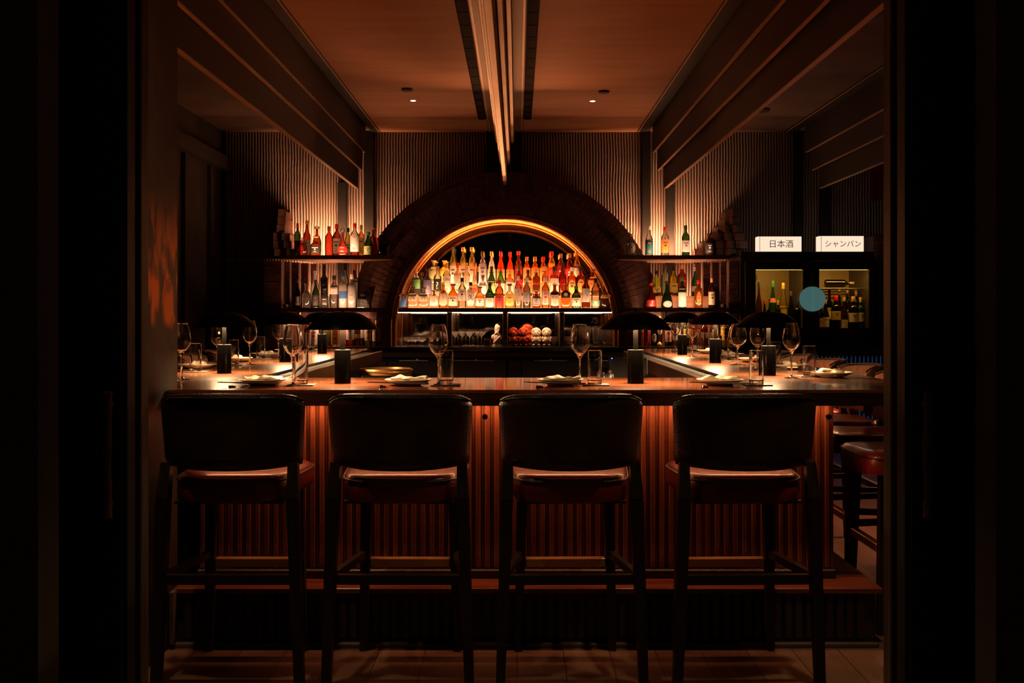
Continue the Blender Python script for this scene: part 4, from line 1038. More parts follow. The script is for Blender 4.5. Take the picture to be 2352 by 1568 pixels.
Zf = 1.4455
shelf_row(10.33, Zf, [
 (924, 664, 21, 'square', 'clear', 'blue', (.06,.62), 'navy', 'short clear, blue wave label', dict(style='plain', ink='white')),
 (948, 660, 22, 'square', 'clear', 'cream', (.32,.66), 'black', 'faceted clear 六 labelled, beside the blue one,', dict(text=('六', .62, .5))),
 (973, 660, 22, 'square', 'clear', 'cream', (.32,.66), 'black', 'faceted clear 六 labelled, beside the squiggle one,', dict(text=('六', .62, .5))),
 (997, 666, 21, 'square', 'clear', 'white', (.12,.62), 'clear', 'squat clear, white label with red squiggle', dict(ink='red')),
 (1018, 648, 20, 'squat', 'orange', 'cream', (.12,.56), 'gold', 'orange spirit, cream label'),
 (1040.6, 652, 22, 'squat', 'dkamber', 'cream', (.08,.50), 'navy', 'dark amber, big cream label, blue-grey cap'),
 (1061.5, 638, 18, 'std', 'clear', 'white', (.24,.62), 'black', 'tall frosty clear, pale label'),
 (1081, 648, 18, 'sqtall', 'clear', 'white', (.14,.62), 'black', 'slim clear, tall calligraphy label', dict(text=('久', .5, .55))),
 (1102, 658, 21, 'squat', 'amber', 'white', (.08,.44), 'dark', 'small amber, white boxed emblem label'),
 (1125, 650, 21, 'slope', 'dkgreen', 'white', (.03,.40), 'black', 'dark green, white label low down'),
 (1147, 643, 19, 'std', 'orange', 'red', (.05,.48), 'red', 'bright orange-red, red label'),
 (1170.5, 652, 20, 'squat', 'clear', 'yellow', (.10,.52), 'black', 'clear, yellow banded label'),
 (1190, 634, 16.5, 'std', 'clear', 'cream', (.22,.60), 'white', 'slim clear, cream label over dark stripe', dict(style='stripe')),
 (1210, 638, 17.5, 'std', 'smoke', 'grey', (.20,.52), 'white', 'smoky grey, dark grey label'),
 (1232, 667, 20, 'square', 'dkamber', 'grey', (.22,.66), 'gold', 'very short amber, pale grey label'),
 (1253, 638, 18, 'std', 'amber', 'cream', (.10,.58), 'white', 'amber, red writing on cream', dict(ink='red')),
 (1274, 652, 20, 'square', 'dkred', 'cream', (.10,.66), 'clear', 'square whisky, cream calligraphy label', dict(text=('ちの', .3, .6))),
 (1299, 652, 22.5, 'square', 'amber', 'black', (.42,.70), 'clear', 'wide square whisky, black upper label', dict(text=('寿', .6, .5), ink='cream')),
 (1323.5, 657, 23, 'slope', 'dkgreen', 'cream', (.06,.46), 'green', 'broad dark green, cream banded label', dict(style='stripe')),
 (1345.6, 633, 19, 'std', 'dkred', 'white', (.18,.60), 'black', 'round-shouldered red, tall white label'),
 (1368, 640, 20, 'std', 'clear', 'mint', (.06,.26), 'black', 'clear ring-logo, mint green lower label', dict(ink='white')),
 (1390.5, 652, 23, 'oval', 'brown', 'gold', (.40,.66), 'gold', 'dark flask-shaped, gold lettering', dict(text=('ELIJAH\nCRAIG', .7, .5), ink='black')),
], 'in the front row under the arch', 'front row of bottles under the arch')
Zm = 1.5705
shelf_row(10.58, Zm, [
 (955.5, 619, 20, 'std', 'clear', 'green', (.28,.62), 'gold', 'clear, green paper label'),
 (966.5, 626, 15, 'std', 'olive', None, (0,0), 'dark', 'plain olive, half hidden', dict(dd=.06)),
 (982, 616, 19, 'squat', 'smoke', 'purple', (.10,.58), 'black', 'clear, ornate purple label', dict(ink='grey')),
 (1005, 612, 18, 'std', 'clear', 'black', (.15,.58), 'copper', 'clear, black question-mark label', dict(text=('?', .55, .5), ink='cream')),
 (1026, 606, 19, 'std', 'clear', 'cream', (.10,.62), 'copper', 'clear, big GIN label', dict(text=('GIN', .34, .80))),
 (1051, 604, 17, 'std', 'pink', 'cream', (.22,.62), 'red', 'pale peach, red wax neck'),
 (1071, 604, 17, 'std', 'clear', 'cream', (.15,.60), 'gold', 'clear, long cream label, gold cap'),
 (1090, 604, 20, 'cone', 'pink', 'red', (.10,.24), 'orange', 'pink decanter, flared orange stopper', dict(style='oval')),
 (1109, 632, 20, 'round', 'smoke', 'white', (.10,.50), 'dark', 'zebra-striped white', dict(style='plain')),
 (1129, 612, 19, 'slope', 'dkgreen', 'ygreen', (.10,.50), 'black', 'dark, yellow-green label'),
 (1150, 613, 19, 'slope', 'green', 'white', (.08,.44), 'red', 'green, red cap, white-red label', dict(ink='red')),
 (1170.5, 622, 19, 'std', 'amber', 'cream', (.10,.64), 'gold', 'amber, gold round top, cream label'),
 (1192, 612, 18, 'std', 'dkred', 'red', (.12,.56), 'dark', 'dark red, rosy label'),
 (1213, 620, 18, 'std', 'brown', 'orange', (.12,.60), 'black', 'brown, orange square label'),
 (1232, 617, 18, 'sqtall', 'brown', None, (0,0), 'copper', 'engraved brown square'),
 (1252, 612, 16, 'std', 'amber', 'orange', (.15,.5), 'gold', 'slim amber, orange label'),
 (1273, 612, 20, 'std', 'dkamber', 'cream', (.08,.60), 'black', 'dark, pale picture label'),
 (1292.6, 602, 18, 'tall', 'dkred', None, (0,0), 'clear', 'dark red, white script'),
 (1313.6, 614, 21, 'std', 'amber', 'gold', (.10,.56), 'white', 'amber, large round gold label', dict(style='oval')),
 (1334, 613, 21, 'std', 'red', 'orange', (.12,.58), 'black', 'red-amber, large round orange label', dict(style='oval')),
 (1361, 619, 23, 'square', 'orange', 'orange', (.20,.60), 'dark', 'wide orange, three big letters', dict(text=('KNO', .45, .6))),
 (1379, 658, 10, 'slope', 'brown', None, (0,0), 'gold', 'little dark'),
], 'in the middle row under the arch', 'middle row of bottles under the arch')
Zr = 1.7005
shelf_row(10.80, Zr, [
 (996, 598, 20.5, 'square', 'paleg', 'ygreen', (.25,.55), 'gold', 'pale green floral square', dict(style='plain')),
 (1021, 598, 20.5, 'square', 'yellow', 'yellow', (.25,.55), 'gold', 'yellow square', dict(style='plain')),
 (1040.6, 568, 17, 'tall', 'olive', 'cream', (.05,.50), 'clear', 'tall olive, cream label, bare glass neck'),
 (1063.5, 568, 17, 'tall', 'olive', 'peach', (.05,.50), 'orange', 'tall olive, peach label, orange neck'),
 (1084, 568, 18.5, 'tall', 'olive', 'peach', (.05,.50), 'gold', 'tall olive, peach label, gold beaded neck'),
 (1108.5, 578, 17, 'std', 'smoke', 'grey', (.10,.62), 'dark', 'black-necked, silver emblem label', dict(ink='black')),
 (1129, 578, 18, 'slope', 'clear', 'cream', (.04,.46), 'gold', 'clear, cream label, gold foil'),
 (1150, 578, 18, 'slope', 'red', 'orange', (.04,.46), 'red', 'red, orange label, beside the gold foil one,'),
 (1171.6, 579, 17, 'slope', 'red', 'orange', (.04,.46), 'red', 'red, orange label, beside the portrait one,'),
 (1191, 577, 17, 'tall', 'brown', 'dkred', (.05,.56), 'red', 'dark, crimson portrait label', dict(ink='cream')),
 (1210, 590, 16.5, 'std', 'dkamber', 'orange', (.05,.60), 'copper', 'copper-capped amber, next to the portrait label', dict(text=('金', .3, .6))),
 (1229, 590, 17.5, 'std', 'dkamber', 'orange', (.05,.60), 'copper', 'copper-capped amber, second from the portrait label', dict(text=('金', .3, .6))),
 (1248, 590, 17, 'std', 'dkamber', 'orange', (.05,.60), 'red', 'amber, orange label, small red cap'),
 (1267, 578, 20, 'std', 'amber', 'red', (.05,.52), 'red', 'amber, tall bright red cap', dict(ink='orange')),
 (1288, 583, 19, 'std', 'dkred', 'dkred', (.05,.55), 'cork', 'dark red, grey band, cork top', dict(ink='grey')),
 (1308, 582, 19, 'std', 'dkred', 'red', (.05,.50), 'cork', 'dark red, scarlet label, cork top', dict(ink='cream')),
 (1325, 578, 18, 'tall', 'amber', 'cream', (.05,.60), 'gold', 'big amber, orange cap, emblem label'),
], 'in the rear row under the arch', 'rear row of bottles under the arch')
Zt = 1.986
shelf_row(10.36, Zt, [
 (683.5, 513, 15, 'std', 'dkgreen', 'cream', (.10,.48), 'red', 'dark green, red cap', dict(dd=.12)),
 (705, 507, 17, 'tall', 'dkred', 'cream', (.08,.46), 'orange', 'tall dark red, orange foil', dict(dd=.2)),
 (728, 520, 20, 'oval', 'dkred', None, (0,0), 'clear', 'dark red decanter, crystal stopper', dict(dd=.2)),
 (693, 546, 28, 'round', 'dkred', None, (0,0), 'clear', 'flat round dark red decanter'),
 (725, 543, 24, 'squat', 'orange', 'black', (.14,.50), 'cork', 'squat orange, black square label', dict(ink='cream')),
 (755.6, 520, 18, 'std', 'red', None, (0,0), 'clear', 'full red-orange unlabelled'),
 (773.5, 515, 19, 'std', 'dkred', 'cream', (.10,.56), 'red', 'whisky, cream label, red foil', dict(dd=.2)),
 (787, 524, 24, 'cone', 'red', 'red', (.12,.34), 'ball', 'conical red decanter, glass ball stopper', dict(ink='cream')),
 (800, 524, 15, 'std', 'yellow', 'cream', (.08,.5), 'black', 'golden, black cap', dict(dd=.2)),
 (814.6, 513, 20, 'std', 'dkred', 'white', (.12,.62), 'red', 'whisky, tall pale label, V emblem', dict(gk2='clear', text=('V', .12, .9))),
 (830, 517, 15, 'std', 'amber', 'yellow', (.10,.60), 'gold', 'amber, yellow label', dict(dd=.2)),
 (846, 533, 20, 'slope', 'dkgreen', 'ygreen', (.04,.40), 'green', 'dark green, yellow-green label'),
 (858, 523, 19, 'square', 'red', None, (0,0), 'gold', 'square red, white-gold cap', dict(dd=.1)),
 (878.5, 533, 19, 'oval', 'black', None, (0,0), 'black', 'rounded black and crimson'),
], 'on the upper left shelf', 'spirits on the upper left shelf')
Zs = 1.446
shelf_row(10.36, Zs, [
 (683, 641, 15, 'slope', 'black', 'black', (.08,.4), 'black', 'slim black', dict(ink='beige')),
 (703, 651, 20, 'squat', 'clear', None, (0,0), 'clear', 'plain clear squat'),
 (723, 622, 20, 'tall', 'white', None, (0,0), 'white', 'tall frosted, no label', dict(dd=.22)),
 (725, 643, 17, 'slope', 'dkgreen', 'black', (.08,.45), 'black', 'dark green, yellow collar'),
 (744.6, 607, 16, 'sqtall', 'black', 'black', (.3,.6), 'black', 'tall square black', dict(dd=.22, ink='grey')),
 (746, 662, 18, 'squat', 'smoke', 'black', (.2,.5), 'black', 'small squat black', dict(ink='beige')),
 (767, 650, 22, 'oval', 'smoke', None, (0,0), 'copper', 'rounded dark flask', dict(dd=.22)),
 (767, 633, 18, 'std', 'clear', 'white', (.42,.70), 'black', 'clear, four-letter white label', dict(text=('HAKU', .3, .7))),
 (788, 625, 19, 'std', 'white', 'blue', (.26,.46), 'navy', 'frosted white, blue wave band', dict(style='plain')),
 (792.5, 607, 18, 'std', 'clear', 'black', (.30,.55), 'black', 'clear, dark label, black neck', dict(dd=.22, ink='white')),
 (808, 630, 19, 'std', 'white', 'grey', (.22,.42), 'white', 'frosted white, grey print'),
 (813.5, 606, 17, 'std', 'brown', 'white', (.20,.66), 'orange', 'leafy white label, orange neck', dict(dd=.10, ink='green')),
 (833.7, 676, 27, 'square', 'grey', None, (0,0), 'clear', 'low square grey decanter'),
], 'on the lower left shelf', 'vodkas on the lower left shelf')
Zc = 1.0505
shelf_row(10.32, Zc, [
 (705, 733, 13, 'std', 'brown', None, (0,0), 'black', 'slim dark'),
 (722, 731, 20, 'std', 'white', 'white', (.05,.62), 'red', 'white, broad red band', dict(ink='red')),
 (752, 733, 16, 'std', 'red', 'green', (.05,.60), 'red', 'red and green labelled', dict(ink='red')),
 (771, 733, 21, 'sqtall', 'clear', 'orange', (.05,.64), 'gold', 'orange and yellow picture label', dict(ink='ygreen')),
 (790, 732, 14, 'std', 'red', 'red', (.05,.60), 'red', 'narrow red label', dict(ink='white', dd=.1)),
 (805, 728, 20, 'std', 'dkamber', 'white', (.22,.62), 'black', 'amber, white upper label'),
 (821, 734, 14, 'std', 'brown', 'yellow', (.30,.45), 'black', 'dark, small yellow tag', dict(style='plain')),
 (833, 730, 14, 'std', 'smoke', 'white', (.28,.62), 'black', 'slim grey, white label', dict(dd=.1)),
 (847, 732, 19, 'std', 'clear', 'beige', (.20,.62), 'black', 'clear, beige label'),
 (866, 736, 21, 'std', 'clear', 'beige', (.20,.64), 'cork', 'clear, beige label, cork top', dict(dd=-.04)),
], 'on the back counter left of the arch', 'bottles on the back counter left of the arch')
shelf_row(10.34, Zt, [
 (1450, 537, 22, 'oval', 'clear', 'beige', (.12,.58), 'cork', 'rounded clear, red dregs', dict(style='oval')),
 (1491, 519, 18, 'slope', 'clear', 'teal', (.04,.54), 'white', 'slender clear, teal label', dict(ink='red')),
 (1527.5, 521, 18, 'std', 'clear', 'orange', (.10,.56), 'red', 'clear, orange picture label, red cap'),
 (1575, 518, 18, 'std', 'dkgreen', 'grey', (.12,.50), 'black', 'olive-black, silver label'),
 (1629, 536, 20, 'squat', 'brown', 'black', (.10,.56), 'black', 'short dark brown, black label', dict(ink='grey')),
], 'on the upper right shelf', 'spaced bottles on the upper right shelf')
shelf_row(10.36, Zs, [
 (1508, 622, 20, 'sqtall', 'lime', 'yellow', (.03,.34), 'black', 'lime-yellow square', dict(dd=.15, dz=.125)),
 (1528, 608, 18, 'std', 'paleg', None, (0,0), 'dark', 'pale unlabelled, black cap', dict(dd=.15, dz=.125)),
 (1547, 613, 20, 'std', 'yellow', 'yellow', (.04,.44), 'black', 'bright yellow', dict(dd=.15, dz=.125)),
 (1567, 608, 19, 'std', 'crimson', 'red', (.30,.60), 'orange', 'crimson aperitif, white lettering', dict(dd=.15, dz=.125, ink='white', text=('CAMPARI', .3, .6))),
 (1596, 614, 14, 'slope', 'green', 'white', (.04,.34), 'white', 'slim green, white label', dict(dd=.15, dz=.125, style='plain')),
 (1495, 650, 25, 'bell', 'crimson', 'crimson' if 'crimson' in LC else 'dkred', (.05,.32), 'red', 'squat crimson bell-shaped', dict(ink='cream')),
 (1532, 646, 27, 'bell', 'dkgreen', 'grey', (.02,.26), 'black', 'green bulbous monk-style', dict(style='oval', ink='black')),
 (1567, 636, 19, 'slope', 'green', 'white', (.03,.62), 'green', 'green-necked, full white text label', dict(ink='grey')),
 (1604, 643, 18, 'sqtall', 'orange', 'orange', (.08,.58), 'red', 'orange-red, oval amber label', dict(style='oval', ink='red')),
 (1635, 639, 16, 'std', 'brown', 'cream', (.10,.54), 'peach', 'slim brown, cream label'),
], 'on the lower right shelf', 'liqueurs on the lower right shelf')
shelf_row(10.32, Zc, [
 (1449, 733, 18, 'square', 'yellow', 'peach', (.55,.68), 'cork', 'orange-juice carafe-like', dict(dd=-.09, style='plain')),
 (1471, 733, 12, 'square', 'orange', 'cream', (.55,.68), 'cork', 'narrow orange juice', dict(dd=-.04, style='plain')),
 (1486, 727, 14, 'std', 'red', 'red', (.12,.64), 'white', 'red and navy labelled', dict(ink='navy')),
 (1502, 730, 15, 'std', 'black', 'white', (.15,.44), 'black', 'black, round white label', dict(style='oval')),
 (1515, 727, 14, 'std', 'brown', 'cream', (.38,.66), 'orange', 'brown, round cream label', dict(style='oval')),
 (1535, 733, 16, 'std', 'black', 'peach', (.16,.58), 'peach', 'dark, tall peach label'),
 (1550, 733, 13, 'std', 'brown', 'white', (.22,.48), 'black', 'brown, white label'),
 (1560, 729, 14, 'std', 'black', 'white', (.36,.64), 'black', 'black, upper white label', dict(dd=.12)),
 (1576, 731, 14, 'std', 'dkgreen', 'yellow', (.30,.62), 'black', 'dark green, straw label'),
 (1596, 731, 22, 'square', 'red', 'orange', (.12,.60), 'gold', 'broad red decanter', dict(ink='navy')),
 (1618, 730, 16, 'std', 'dkred', 'cream', (.28,.48), 'black', 'dark red, small cream label'),
 (1637, 731, 13, 'std', 'brown', 'cream', (.20,.60), 'red', 'slim brown, cream strip label'),
 (1664, 729, 18, 'std', 'yellow', 'yellow', (.20,.66), 'black', 'yellow labelled white wine'),
], 'on the back counter right of the arch', 'bottles on the back counter right of the arch')
# wine fridge contents
Zw = fz0 + wz(757, 10.2) - fz0 + .001
shelf_row(10.42, Zw, [
 (1743, 648, 14, 'slope', 'brown', 'yellow', (.08,.34), 'black', 'tall brown, yellow label'),
 (1756, 690, 11, 'slope', 'black', None, (0,0), 'red', 'dark, small red cap'),
 (1768, 687, 12, 'slope', 'dkgreen', 'yellow', (.10,.40), 'black', 'small dark green, yellow label', dict(dd=.15)),
 (1775, 645, 17, 'slope', 'green', 'orange', (.55,.64), 'green', 'tall green, gold collar', dict(style='plain', dd=.05)),
 (1787, 690, 13, 'bdx', 'black', 'yellow', (.2,.5), 'gold', 'small black, gold cap'),
 (1799, 650, 20, 'slope', 'yellow', 'gold', (.04,.50), 'gold', 'straw-wrapped gold', dict(style='plain', dd=.08)),
 (1817, 669, 17, 'slope', 'dkgreen', None, (0,0), 'dark', 'dark green magnum'),
 (1832, 690, 14, 'bdx', 'black', None, (0,0), 'black', 'plain black, by the hinge side'),
], 'behind the left fridge door', 'sake bottles behind the left fridge door')
shelf_row(10.42, Zw, [
 (1886, 700, 8, 'slope', 'black', 'yellow', (.10,.45), 'black', 'sliver of dark, cream label'),
 (1896, 690, 16, 'slope', 'dkgreen', 'cream', (.08,.42), 'gold', 'sloping dark, cream label'),
 (1905, 666, 15, 'bdx', 'black', 'yellow', (.25,.55), 'red', 'tall black, red neck band', dict(dd=.16)),
 (1920, 679, 22, 'bdx', 'black', 'yellow', (.28,.54), 'red', 'broad black, round-edged yellow label'),
 (1928, 666, 14, 'slope', 'brown', 'yellow', (.3,.5), 'gold', 'brown, hidden behind the broad black one', dict(dd=.2)),
 (1939, 683, 17, 'slope', 'brown', 'cream', (.04,.30), 'gold', 'brown burgundy, yellow neck label'),
 (1946, 667, 13, 'bdx', 'dkgreen', 'yellow', (.25,.5), 'cork', 'dark green, yellow label', dict(dd=.16)),
 (1960, 681, 23, 'bdx', 'black', 'cream', (.22,.50), 'gold', 'broad black, wide cream label'),
 (1966, 666, 14, 'bdx', 'black', 'yellow', (.3,.5), 'cork', 'black, cork neck', dict(dd=.18)),
 (1977, 683, 17, 'bdx', 'green', 'cream', (.24,.52), 'gold', 'bright green, cream label'),
 (1989, 695, 13, 'bdx', 'olive', 'yellow', (.2,.5), 'gold', 'olive, by the fridge wall', dict(dd=.12)),
], 'behind the right fridge door', 'wine bottles behind the right fridge door')
bt = make_bottle(wx(1890, 10.5), 10.42, wz(661, 10.5) + .045, .30, .040, 'bdx', 'black', None, (0, 0), 'dark', 'dark wine bottle lying flat on the fridge wire shelf', 'wine bottles behind the right fridge door')
bt.rotation_euler = (0, math.radians(90), 0)

# ------------------------------------------------------------------ glassware and figures in the cabinet bays
b = MB(); b.lathe([(0,0),(.034,0),(.034,.002),(.004,.006),(.0035,.085),(.006,.09),(.052,.150),(.051,.1505),(.004,.094),(0,.093)], 24, close=False)
mart = b.build('martini_glass', M_crystal, angle=35); tag(mart, 'x', 'glass', 'martini glasses in the second bay')
b = MB(); b.lathe([(0,0),(.033,0),(.033,.002),(.004,.006),(.0035,.040),(.012,.046),(.038,.062),(.045,.085),(.0435,.085),(.036,.064),(0,.048)], 24, close=False)
coup = b.build('coupe_glass', M_crystal, angle=35); tag(coup, 'x', 'glass', 'coupes in the first bay')
b = MB(); b.lathe([(0,0),(.030,0),(.036,.004),(.038,.075),(.0365,.075),(.034,.012),(0,.010)], 16, close=False, sup=2); facet(b, 16, .93, .001); cutg = b.build('cut_tumbler', M_crystal, angle=8); tag(cutg, 'x', 'glass', 'cut tumblers in the first bay')
b = MB(); b.lathe([(0,0),(.028,0),(.026,.006),(.012,.016),(.018,.03),(.030,.05),(.036,.190),(.0345,.190),(.028,.055),(0,.04)], 20, close=False); facet(b, 20, .92, .02); high = b.build('footed_highball', M_crystal, angle=10); tag(high, 'x', 'glass', 'footed tall glasses in the fourth bay')
for i, (px, d) in enumerate(((1046, 10.35), (1062, 10.37), (1079, 10.35), (1098, 10.36), (1052, 10.48), (1070, 10.50), (1087, 10.50), (1106, 10.36), (1024, 10.36))):
    put(mart, (wx(px, d), d, Zc), 'clear martini glass %s' % ('in the first bay, against the divider' if i == 8 else ('in the back of the second bay, %s from the divider' % ords[i-4] if 4 <= i < 7 else 'in the front of the second bay, %s from the divider' % (ords[i] if i < 4 else ords[4]))))
for i, (px, d) in enumerate(((938, 10.35), (954, 10.36), (970, 10.35), (1000, 10.36), (930, 10.48), (947, 10.5), (964, 10.5))):
    put(coup, (wx(px, d), d, Zc), 'small coupe glass in the first bay, %s %s' % (('front', ords[i]) if i < 4 else ('back', ords[i-4])))
M_orange_rim = mat('orange glazed bowl', (.75, .30, .04), .3)
b = MB(); b.lathe([(0,0),(.03,0),(.03,.003),(.006,.008),(.006,.05),(.03,.062),(.048,.085),(.046,.085),(0,.06)], 24, close=False); tag(b.build('coupe_glass', mat('amber glass', (1, .5, .1), .02, trans=.8), loc=(wx(986, 10.34), 10.34, Zc)), 'amber tinted coupe glass among the clear ones in the first bay', 'glass')
for i, (px, d) in enumerate(((912, 10.34), (922, 10.46), (929, 10.33), (912, 10.58))):
    put(cutg, (wx(px, d), d, Zc), 'clear cut tumbler at the curved end of the first bay, %s' % ords[i])
for i, (px, d) in enumerate(((1350, 10.40), (1368, 10.36), (1389, 10.36), (1407, 10.37), (1378, 10.5), (1397, 10.5))):
    put(high, (wx(px, d), d, Zc), 'footed tall glass in the fourth bay, %s from the divider %s' % (ords[i] if i < 4 else ords[i-4], 'in front' if i < 4 else 'at the back'))
# amber tumbler
rt = empty('rocks_glass', (wx(1120, 10.34), 10.34, Zc), 'short rocks glass with an amber drink beside the white sculpture', 'glass')
b = MB(); b.lathe([(0,0),(.042,0),(.043,.085),(.0415,.085),(.040,.012),(0,.012)], 20, close=False); b.build('glass_body', M_glass, rt)
b = MB(); b.lathe([(0,.0135),(.0385,.0135),(.039,.070),(0,.070)], 20); b.build('drink', mat('amber drink', (.8, .30, .04), .05, trans=.7), rt)
for px, lab in ((1277, 'dark ceramic bowl beside the white figures'), (1303, 'dark ceramic bowl just past the last divider')):
    b = MB(); b.lathe([(0,0),(.03,0),(.048,.02),(.056,.06),(.053,.095),(.050,.095),(.050,.06),(.03,.02),(0,.01)], 24, close=False)
    tag(b.build('bowl', mat('dark glaze', (.03, .022, .02), .15), loc=(wx(px, 10.5), 10.5, Zc)), lab, 'bowl', 'dark bowls')
# seated animal figures: round hat behind a face, belly, arms and paws
def ball(b, c, r, mi=0, seg=14):
    rx, ry, rz_ = (r, r, r) if not isinstance(r, tuple) else r
    bb = bmesh.new(); bmesh.ops.create_uvsphere(bb, u_segments=seg, v_segments=max(6, seg*2//3), radius=1)
    for v in bb.verts: v.co = Vector((c[0] + v.co.x*rx, c[1] + v.co.y*ry, c[2] + v.co.z*rz_))
    b.add(bb, mi)
def figure(px, d, sc, m1, m2, lab, group):
    r = empty('figurine_mug', (wx(px, d), d, Zc), lab, 'figurine', group)
    b = MB(); 
    for c, q in (((0, 0, .058), (.046, .040, .050)), ((0, -.022, .062), (.033, .026, .034)), ((-.024, -.018, .012), (.018, .024, .013)), ((.024, -.018, .012), (.018, .024, .013)), ((0, .01, .010), (.046, .034, .012)),
                 ((-.042, -.012, .075), (.013, .016, .026)), ((.042, -.012, .075), (.013, .016, .026)), ((-.036, -.026, .052), (.012, .012, .012)), ((.036, -.026, .052), (.012, .012, .012)), ((0, 0, .125), (.038, .034, .035))):
        ball(b, tuple(x*sc for x in c), tuple(x*sc for x in q))
    b.build('body', m1, r, angle=80)
    b = MB(); ball(b, (0, .018*sc, .142*sc), (.052*sc, .014*sc, .050*sc), seg=20); b.build('hat', m2, r, angle=80)
    b = MB(); ball(b, (0, -.035*sc, .118*sc), (.016*sc, .012*sc, .011*sc)); ball(b, (0, -.047*sc, .122*sc), (.005*sc,)*3, 1)
    for s_ in (-1, 1):
        ball(b, (s_*.014*sc, -.031*sc, .136*sc), (.0045*sc,)*3, 1); ball(b, (s_*.030*sc, -.008*sc, .160*sc), (.010*sc, .007*sc, .011*sc))
        b.tube([(s_*.006*sc, -.033*sc, .146*sc), (s_*.014*sc, -.033*sc, .150*sc), (s_*.022*sc, -.029*sc, .146*sc)], .0022*sc, 5, mi=1)
    b.tube([(-.010*sc, -.046*sc, .108*sc), (0, -.048*sc, .104*sc), (.010*sc, -.046*sc, .108*sc)], .0018*sc, 5, mi=1)
    b.build('face', [m1, mat('figure dark glaze', (.03, .01, .008), .2)], r, angle=80)
FG = 'ceramic animal mugs on the back counter'
g1 = noisy('oxblood glaze', (.07, .005, .002), (.24, .022, .006), (22, 22, 22), (.15, .25), spec=.18); g2 = noisy('amber brown glaze', (.17, .022, .004), (.42, .075, .010), (22, 22, 22), (.15, .25), spec=.18)
g3 = noisy('cream glaze', (.42, .33, .23), (.54, .44, .32), (22, 22, 22), (.15, .25), coat=.4)
figure(1179, 10.33, 1.02, g1, g1, 'oxblood glazed seated animal mug next to the middle divider', FG)
figure(1202, 10.33, 1.02, g1, g2, 'red-brown glazed seated animal mug in front of the orange one', FG)
figure(1211, 10.46, 1.20, g2, g2, 'larger orange glazed animal mug, peeking from behind', FG)
figure(1231.5, 10.33, 1.00, g3, g3, 'cream glazed seated animal mug, next to the orange ones', FG)
figure(1255.5, 10.33, 1.00, g3, g3, 'cream glazed seated animal mug, next to the dark bowl', FG)
# white sculpture
r = empty('sculpture', (wx(1140.5, 10.34), 10.34, Zc), 'white ceramic sculpture leaning beside the middle divider', 'sculpture')
b = MB()
b.lathe([(0, 0), (.050, 0), (.050, .014), (.044, .016), (0, .018)], 20, dy=.8)
b.lathe([(.036, .016), (.046, .05), (.052, .085), (.040, .115), (.022, .135), (.026, .165), (.024, .20), (.012, .225), (0, .23)], 18, c=(.004, 0, 0), dy=.75)
ball(b, (-.036, -.01, .09), (.020, .022, .030)); ball(b, (.026, -.02, .195), (.014, .014, .02))
b.tube([(-.03, -.035, .03), (.0, -.045, .06), (.035, -.03, .10)], [.008, .010, .008], 8)
b.tube([(-.02, -.02, .12), (.02, -.035, .15), (.034, -.02, .19)], [.008, .008, .006], 8)
b.build('body', noisy('white bisque', (.42, .34, .26), (.54, .45, .35), (25, 25, 25), (.3, .5)), r, angle=80)
o = MB(); o.lathe([(0,0),(.016,.002),(.024,.016),(.021,.030),(.010,.038),(.004,.044),(0,.045)], 14); tag(o.build('lemon', mat('lemon peel', (.80, .45, .03), .45), loc=(wx(1515, 10.26), 10.26, Zc)), 'yellow lemon lying before the brown bottles on the back counter', 'fruit')

# ------------------------------------------------------------------ bartender station
r = empty('ice_drum', (wx(886, 6.9), 6.9, .80), 'round brass-rimmed wooden drum on the station behind the bar', 'drum')
b = MB(); b.lathe([(0,0),(.180,0),(.180,.19),(0,.19)], 40); b.build('body', noisy('honey wood', (.30, .12, .03), (.50, .22, .06), (3, 3, 30), (.3, .4)), r)
b = MB(); b.lathe([(0,.191),(.184,.191),(.188,.20),(.182,.212),(.172,.212),(.17,.2),(0,.2)], 40, close=False); b.build('rim', M_brass, r)
st = empty('bar_station', (0, 6.1, 0), 'low stainless steel work station behind the near counter', 'work station')
b = MB(); b.box(-1.10, -.35, -.35, 1.15, .76, .80, bev=.003); b.box(.35, .86, -.3, 1.6, .86, .90, bev=.003); b.build('worktop', M_steel, st)
b = MB(); b.box(-1.08, -.37, -.33, 1.13, .0, .76); b.box(.37, .84, -.28, 1.58, .0, .86); b.build('cabinet', M_dark, st)
b = MB(); b.box(.40, .80, .1, .9, .902, .912, bev=.002); b.build('drainer', M_rubber, st)
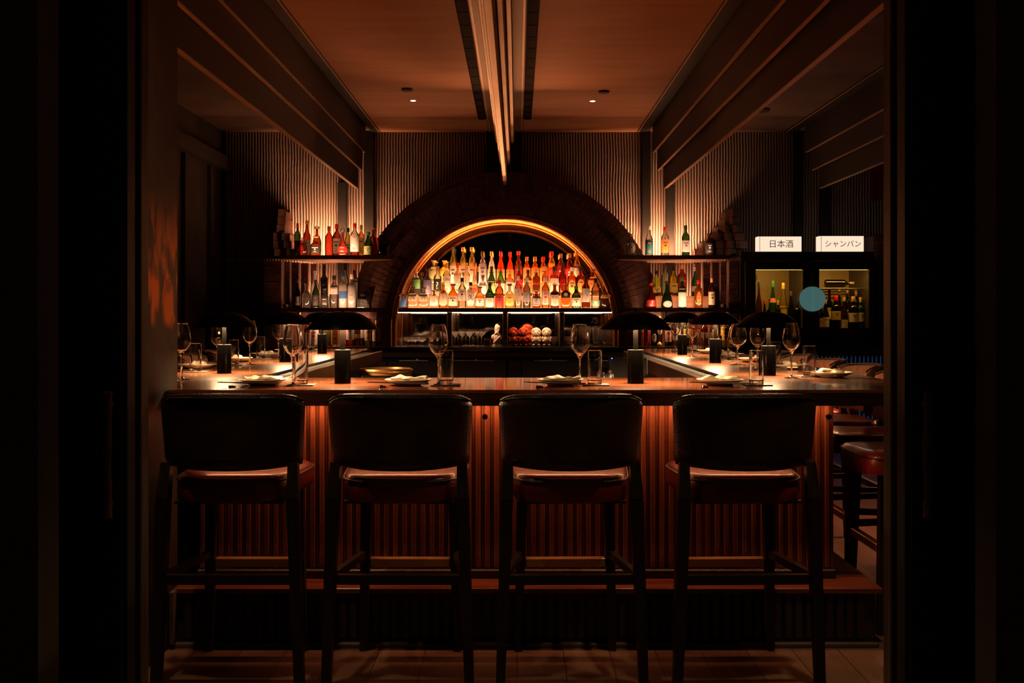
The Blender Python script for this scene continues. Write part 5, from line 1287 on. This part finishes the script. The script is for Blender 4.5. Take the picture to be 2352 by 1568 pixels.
# folder, cloths, tools
o = MB().box(-.10, .10, -.07, .07, 0, .012, bev=.002).build('menu_folder', mat('navy folder', (.015, .018, .035), .4), loc=(wx(868, 5.95), 5.95, .80)); o.rotation_euler = (math.radians(58), 0, 0); o.location.z = .955
tag(o, 'dark navy folder propped up behind the near counter', 'folder')
o = napkin(11, .16, .10, .05).build('bar_cloth', M_linen, loc=(wx(893, 5.8), 5.8, .95)); tag(o, 'crumpled pale cloth on the dark folder behind the bar', 'cloth'); o.rotation_euler = (0, 0, .4)
o = MB().box(-.12, .12, -.12, .12, 0, .15, bev=.004).build('storage_box', M_dark, loc=(wx(889, 5.85), 5.84, .8005)); tag(o, 'dark storage box under the cloth and folder', 'box')
r = empty('straw_holder', (wx(816, 5.85), 5.85, .8005), 'ribbed glass holding dark straws behind the near lamp', 'holder')
b = MB(); b.lathe([(0,0),(.032,0),(.036,.17),(.034,.17),(.030,.006),(0,.006)], 18, close=False); b.build('glass_body', M_glass, r)
for k in range(7):
    a = k*.9; MB().tube([(.018*math.cos(a), .018*math.sin(a), .008), (.028*math.cos(a), .028*math.sin(a), .20 + .006*(k % 3))], .0028, 6).build('straw', M_black, r)
r = empty('tablet_stand', (wx(1445, 6.1), 6.15, .9005), 'dark tablet-like till standing behind the near lamp', 'till')
b = MB(); b.box(-.12, .12, -.015, .015, .0, .22, bev=.004, rot=Matrix.Rotation(math.radians(-14), 3, 'X')); b.build('body', mat('grey plastic', (.06, .045, .035), .35), r)
b = MB(); ball(b, (-.105, -.045, .217), .0035); b.build('indicator_light', mat('blue indicator', (.05, .1, 1), .4, emis=(.05, .15, 1), es=6), r)
for i, (px, d, h, rr) in enumerate(((1400, 6.0, .15, .032), (1386, 6.15, .13, .030), (1412, 6.25, .17, .028))):
    b = MB(); b.lathe([(0,0),(rr*.8,0),(rr,h*.6),(rr*1.02,h*.62),(rr*.7,h*.85),(rr*.4,h*.88),(rr*.4,h),(0,h)], 20)
    tag(b.build('cocktail_shaker', M_steel, loc=(wx(px, d), d, .9005)), 'steel cocktail shaker %s, right of the third tumbler' % ('in front', 'set furthest from the till', 'behind the other two')[i], 'shaker', 'steel shakers')
for i, (x, d, l_) in enumerate(((.62, 5.95, .22), (.70, 6.1, .20), (.55, 6.2, .24))):
    b = MB(); b.tube([(-l_/2, 0, .004), (0, 0, .010), (l_/2, 0, .006)], [.003, .002, .005], 6)
    o = b.build('bar_spoon', M_steel, loc=(x, d, .911)); o.rotation_euler = (0, 0, .5 + i*.4); tag(o, 'thin steel bar spoon on the drainer, %s' % ('closest to the counter', 'lying in the middle', 'lying furthest back')[i], 'spoon', 'bar spoons')
